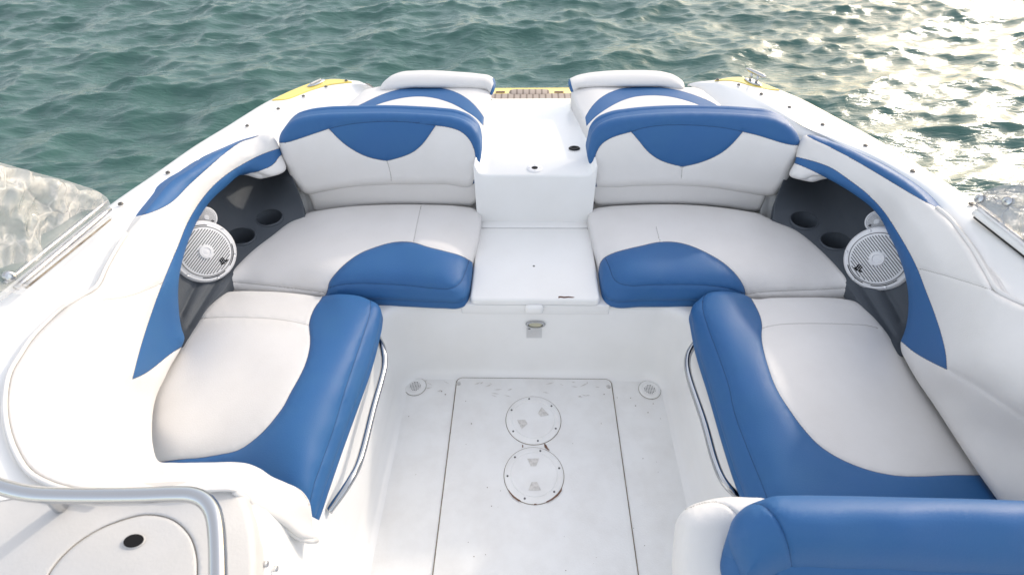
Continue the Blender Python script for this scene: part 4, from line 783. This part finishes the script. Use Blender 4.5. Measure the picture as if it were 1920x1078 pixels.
# console side down to the floor
q1 = [at(459, 928, .76), at(470, 957, .765), at(480, 1006, .765), at(482, 1078, .765), at(482, 1200, .765)]
q3 = [(-.548, .60), (-.548, .50), (-.546, .40), (-.54, .30), (-.53, .10)]
rows = []
for k, (f, z_) in enumerate(((0, None), (.03, .745), (.10, .70), (.3, .55), (.6, .3), (.85, .06), (.93, .02), (1.0, .001), (1.3, -.01))):
    row = []
    for a, b in zip(q1, q3):
        zz = a[2] if z_ is None else z_; g = min(1, (a[2] - zz) / a[2]) ** .8
        ex = 0 if z_ is None or z_ > .07 else (.07 - z_) * .6
        row.append((a[0]*(1-g) + b[0]*g + ex + (.006 if k else 0), a[1]*(1-g) + b[1]*g, zz))
    rows.append(row)
cs = loft('console_side', rows, GEL, boat)
for px, py in ((500, 1057), (518, 1066)):
    p = at(px, py, zof(px, py, ('x', -.458 if px < 510 else -.466))); lathe('console_screw', [(.005, -.004), (.005, .001), (.003, .002), (0, .002)], p, (1, 0, .3), ALU, cs, n=12)
# console rail
RP = [(-80, 880, .90), (-20, 905, .90), (49, 924, .90), (122, 928.5, .90), (244, 928.5, .90), (330, 926, .90), (362, 928, .90), (384, 938, .90), (398, 957, .90), (405, 985, .90), (408, 1030, .90), (409, 1078, .90), (410, 1180, .90)]
hr = tube('console_rail', [at(*q) for q in RP], .0118, CHR, boat, n=22)
a = at(95, 930, .895); b = at(116, 953, .812); tube('rail_post', [a, (Vector(a) + Vector(b)) / 2, b], .010, CHR, hr, n=16)
# ================================================================== HELM SEAT (front right)
HB = [(1427, 937, .80), (1450, 930, .81), (1480, 928.5, .81), (1565, 929, .81), (1687, 931.6, .81), (1808, 934.5, .81), (1920, 938, .81), (2060, 942, .81), (2075, 1010, .78), (2060, 1084, .72), (1920, 1079, .72), (1727, 1073, .72), (1565, 1069.5, .72), (1486, 1070, .72), (1450, 1079, .715), (1420, 1088, .71), (1395, 1085, .71), (1381, 1058, .72), (1370, 1030, .735), (1366, 1001.5, .75), (1372, 977, .765), (1394, 952, .785)]
hseam = K(1240, 640, 2.462, [(375, 762), (420, 748), (460, 752), (510, 790), (560, 870), (590, 960), (605, 1062)])
hs, _ = pad('seat_bolster', HB, [(1700, 1000, .79), (1550, 1000, .79), (1900, 1000, .79), (1420, 1000, .76), (1480, 1000, .785), (1450, 1050, .735)], seams=[hseam], m=BV, r=.045, dome=.012, dpx=60, skirt=(0, -.02, -.08), groove=.005, gw=4,
    thing=('helm_seat', 'blue bolstered helm seat back with white side, nearest the camera', 'seat'))
HW = [(1264, 1006, .66), (1268, 977, .675), (1286, 953, .69), (1321, 938.5, .70), (1362, 931.6, .71), (1400, 932, .715), (1440, 938, .715), (1450, 980, .70), (1440, 1090, .62), (1400, 1150, .60), (1300, 1160, .60), (1262, 1080, .62)]
pad('side_shell', HW, [(1340, 1000, .67), (1330, 1060, .64)], seams=[K(1240, 640, 2.462, [(110, 775), (180, 748), (260, 742), (320, 770), (360, 810)])], r=.035, dome=.01, dpx=50, skirt=(.13, .02, -.35), parent=hs, groove=.003)
pad('seat_front', [(1470, 1055, .67), (1700, 1060, .67), (2070, 1070, .67), (2070, 1160, .60), (1470, 1160, .60)], r=.02, skirt=(0, 0, -.1), parent=hs, m=WV)
p = at(1490, 1074, .70); boxw('seat_bracket', p[0]-.012, p[0]+.022, p[1]-.012, p[1]+.012, .655, .695, RUB, hs, .004)
# ================================================================== WINDSHIELDS
WX = -1.215
WL = [(207, 384, ('x', WX), 'c'), (203, 374, ('x', WX)), (190, 363, ('x', WX)), (150, 347, ('x', WX)), (60, 322, ('x', WX)), (0, 305, ('x', WX)), (-70, 285, ('x', WX), 'c'), (-70, 600, ('x', WX), 'c'), (-20, 578, ('x', WX)), (46, 532, ('x', WX))]
ws, _ = pad('windshield', WL, r=.002, skirt=(-.004, 0, 0), m=GLASS, parent=boat, wobble=0, grid=14, solid=False)
def strip(name, a, b, off, rad, m, parent, x=WX):
    P = [at(px, py, zof(px, py, ('x', x))) for px, py in (a, b)]; d = Vector(P[1]) - Vector(P[0])
    return tube(name, [Vector(P[0]) + d*t for t in np.linspace(0, 1, 6)], rad, m, parent, n=10, sub=2)
strip('frame_channel', (206, 392), (30, 540), 0, .007, ALU, ws, -1.205)
strip('frame_channel', (207, 408), (45, 537), 0, .006, GLASS, ws, -1.195)
strip('frame_gasket', (207, 412), (49, 540), 0, .0025, GRV, ws, -1.19)
strip('frame_channel', (200, 378), (10, 530), 0, .004, ALU, ws, -1.21)
p = at(17, 518, zof(17, 518, ('x', -1.205))); lathe('windshield_bolt', [(.013, 0), (.013, .004), (.010, .009), (.005, .010), (.0045, .004), (0, .004)], p, (.9, -.3, .4), CHR, ws, n=24)
def crumple(name, outline, xoff, m, label, seed, amp=.026):
    o, _ = pad(name, outline, r=.002, skirt=(-.002, 0, 0), m=m, wobble=0, grid=5, step=6, solid=False)
    rs = np.random.RandomState(seed); n = len(o.data.vertices); co_ = np.zeros(n*3); o.data.vertices.foreach_get('co', co_); co_ = co_.reshape(-1, 3)
    d = np.zeros(n)
    for i in range(26):      # ridged folds
        k = (rs.randn(3) * .35 + np.array([.2, -.75, 1.0]) * rs.choice([-1, 1])) * rs.choice([14, 28, 50, 90]); ph = rs.rand()*6.28
        d += (1 - 2*np.abs(np.sin(co_ @ k + ph + 1.2*np.sin(co_ @ (rs.randn(3)*12))))) / (np.linalg.norm(k)/34 + 1)
    d = d / d.std(); s = np.array([1 if WX < 0 else 1, -.3, .4])
    co_ += (d * amp * .5)[:, None] * np.array([.8 * (1 if xoff > 0 else -1), -.3, .4])
    o.data.vertices.foreach_set('co', co_.ravel()); o.data.update()
    nv = np.zeros(n*3)
    if o.data.has_custom_normals:
        T = np.array([tuple(p.vertices)[:3] for p in o.data.polygons]); N = vnorm(co_, T); o.data.normals_split_custom_set_from_vertices([tuple(v) for v in N])
    tag(o, label, 'plastic sheet', 'plastic sheets over the windshields'); return o
def X_(pts, x): return [(a, b, ('x', x)) for a, b in pts]
crumple('plastic_sheet', X_([(-70, 280), (0, 302), (30, 308), (52, 313), (66, 322), (100, 331), (118, 339), (142, 341), (148, 349), (190, 358), (204, 372), (196, 385), (165, 392), (140, 405), (110, 425), (85, 440), (80, 460), (84, 478), (70, 490), (40, 490), (10, 500), (-70, 540)], -1.165), 1, FILM, 'crumpled cloudy plastic film over the left windshield', 3)
FT = [(-60, 500, .93), (0, 512, .90), (40, 530, .865), (110, 548, .845), (180, 556, .84), (196, 566, .842), (180, 577, .845), (140, 576, .845), (90, 566, .85), (40, 552, .865), (0, 545, .885), (-60, 530, .92)]
crumple('plastic_sheet', FT, 1, FILMC, 'loose strip of clear plastic film trailing onto the left coaming', 5, .006)
WR = [(1828, 398, ('x', 1.205), 'c'), (1825, 380, ('x', 1.205)), (1833, 364, ('x', 1.205)), (1850, 356, ('x', 1.205)), (1873, 349, ('x', 1.205)), (1920, 335, ('x', 1.205)), (1990, 318, ('x', 1.205), 'c'), (1990, 540, ('x', 1.205), 'c'), (1920, 463, ('x', 1.205))]
wr_, _ = pad('windshield', WR, r=.002, skirt=(.004, 0, 0), m=GLASS, parent=boat, wobble=0, grid=14, solid=False)
strip('frame_channel', (1830, 398), (1960, 498), 0, .011, GEL, wr_, 1.195)
strip('frame_channel', (1830, 384), (1960, 484), 0, .004, ALU, wr_, 1.195)
strip('frame_channel', (1834, 391), (1960, 490), 0, .003, SPK, wr_, 1.180)
strip('frame_gasket', (1828, 407), (1960, 510), 0, .0045, RUB, wr_, 1.19)
for px, py in ((1838, 373), (1891, 378)):
    p = at(px, py, zof(px, py, ('x', 1.195))); lathe('windshield_bolt', [(.013, 0), (.013, .004), (.010, .009), (.005, .010), (.0045, .004), (0, .004)], p, (-.9, -.3, .4), CHR, wr_, n=24)
crumple('plastic_sheet', X_([(1828, 378), (1835, 366), (1850, 358), (1873, 350), (1886, 352), (1905, 344), (1925, 336), (1990, 316), (1990, 520), (1925, 455), (1880, 424), (1840, 392)], 1.185), -1, FILMR, 'crumpled grey plastic film over the right windshield', 9, .010)
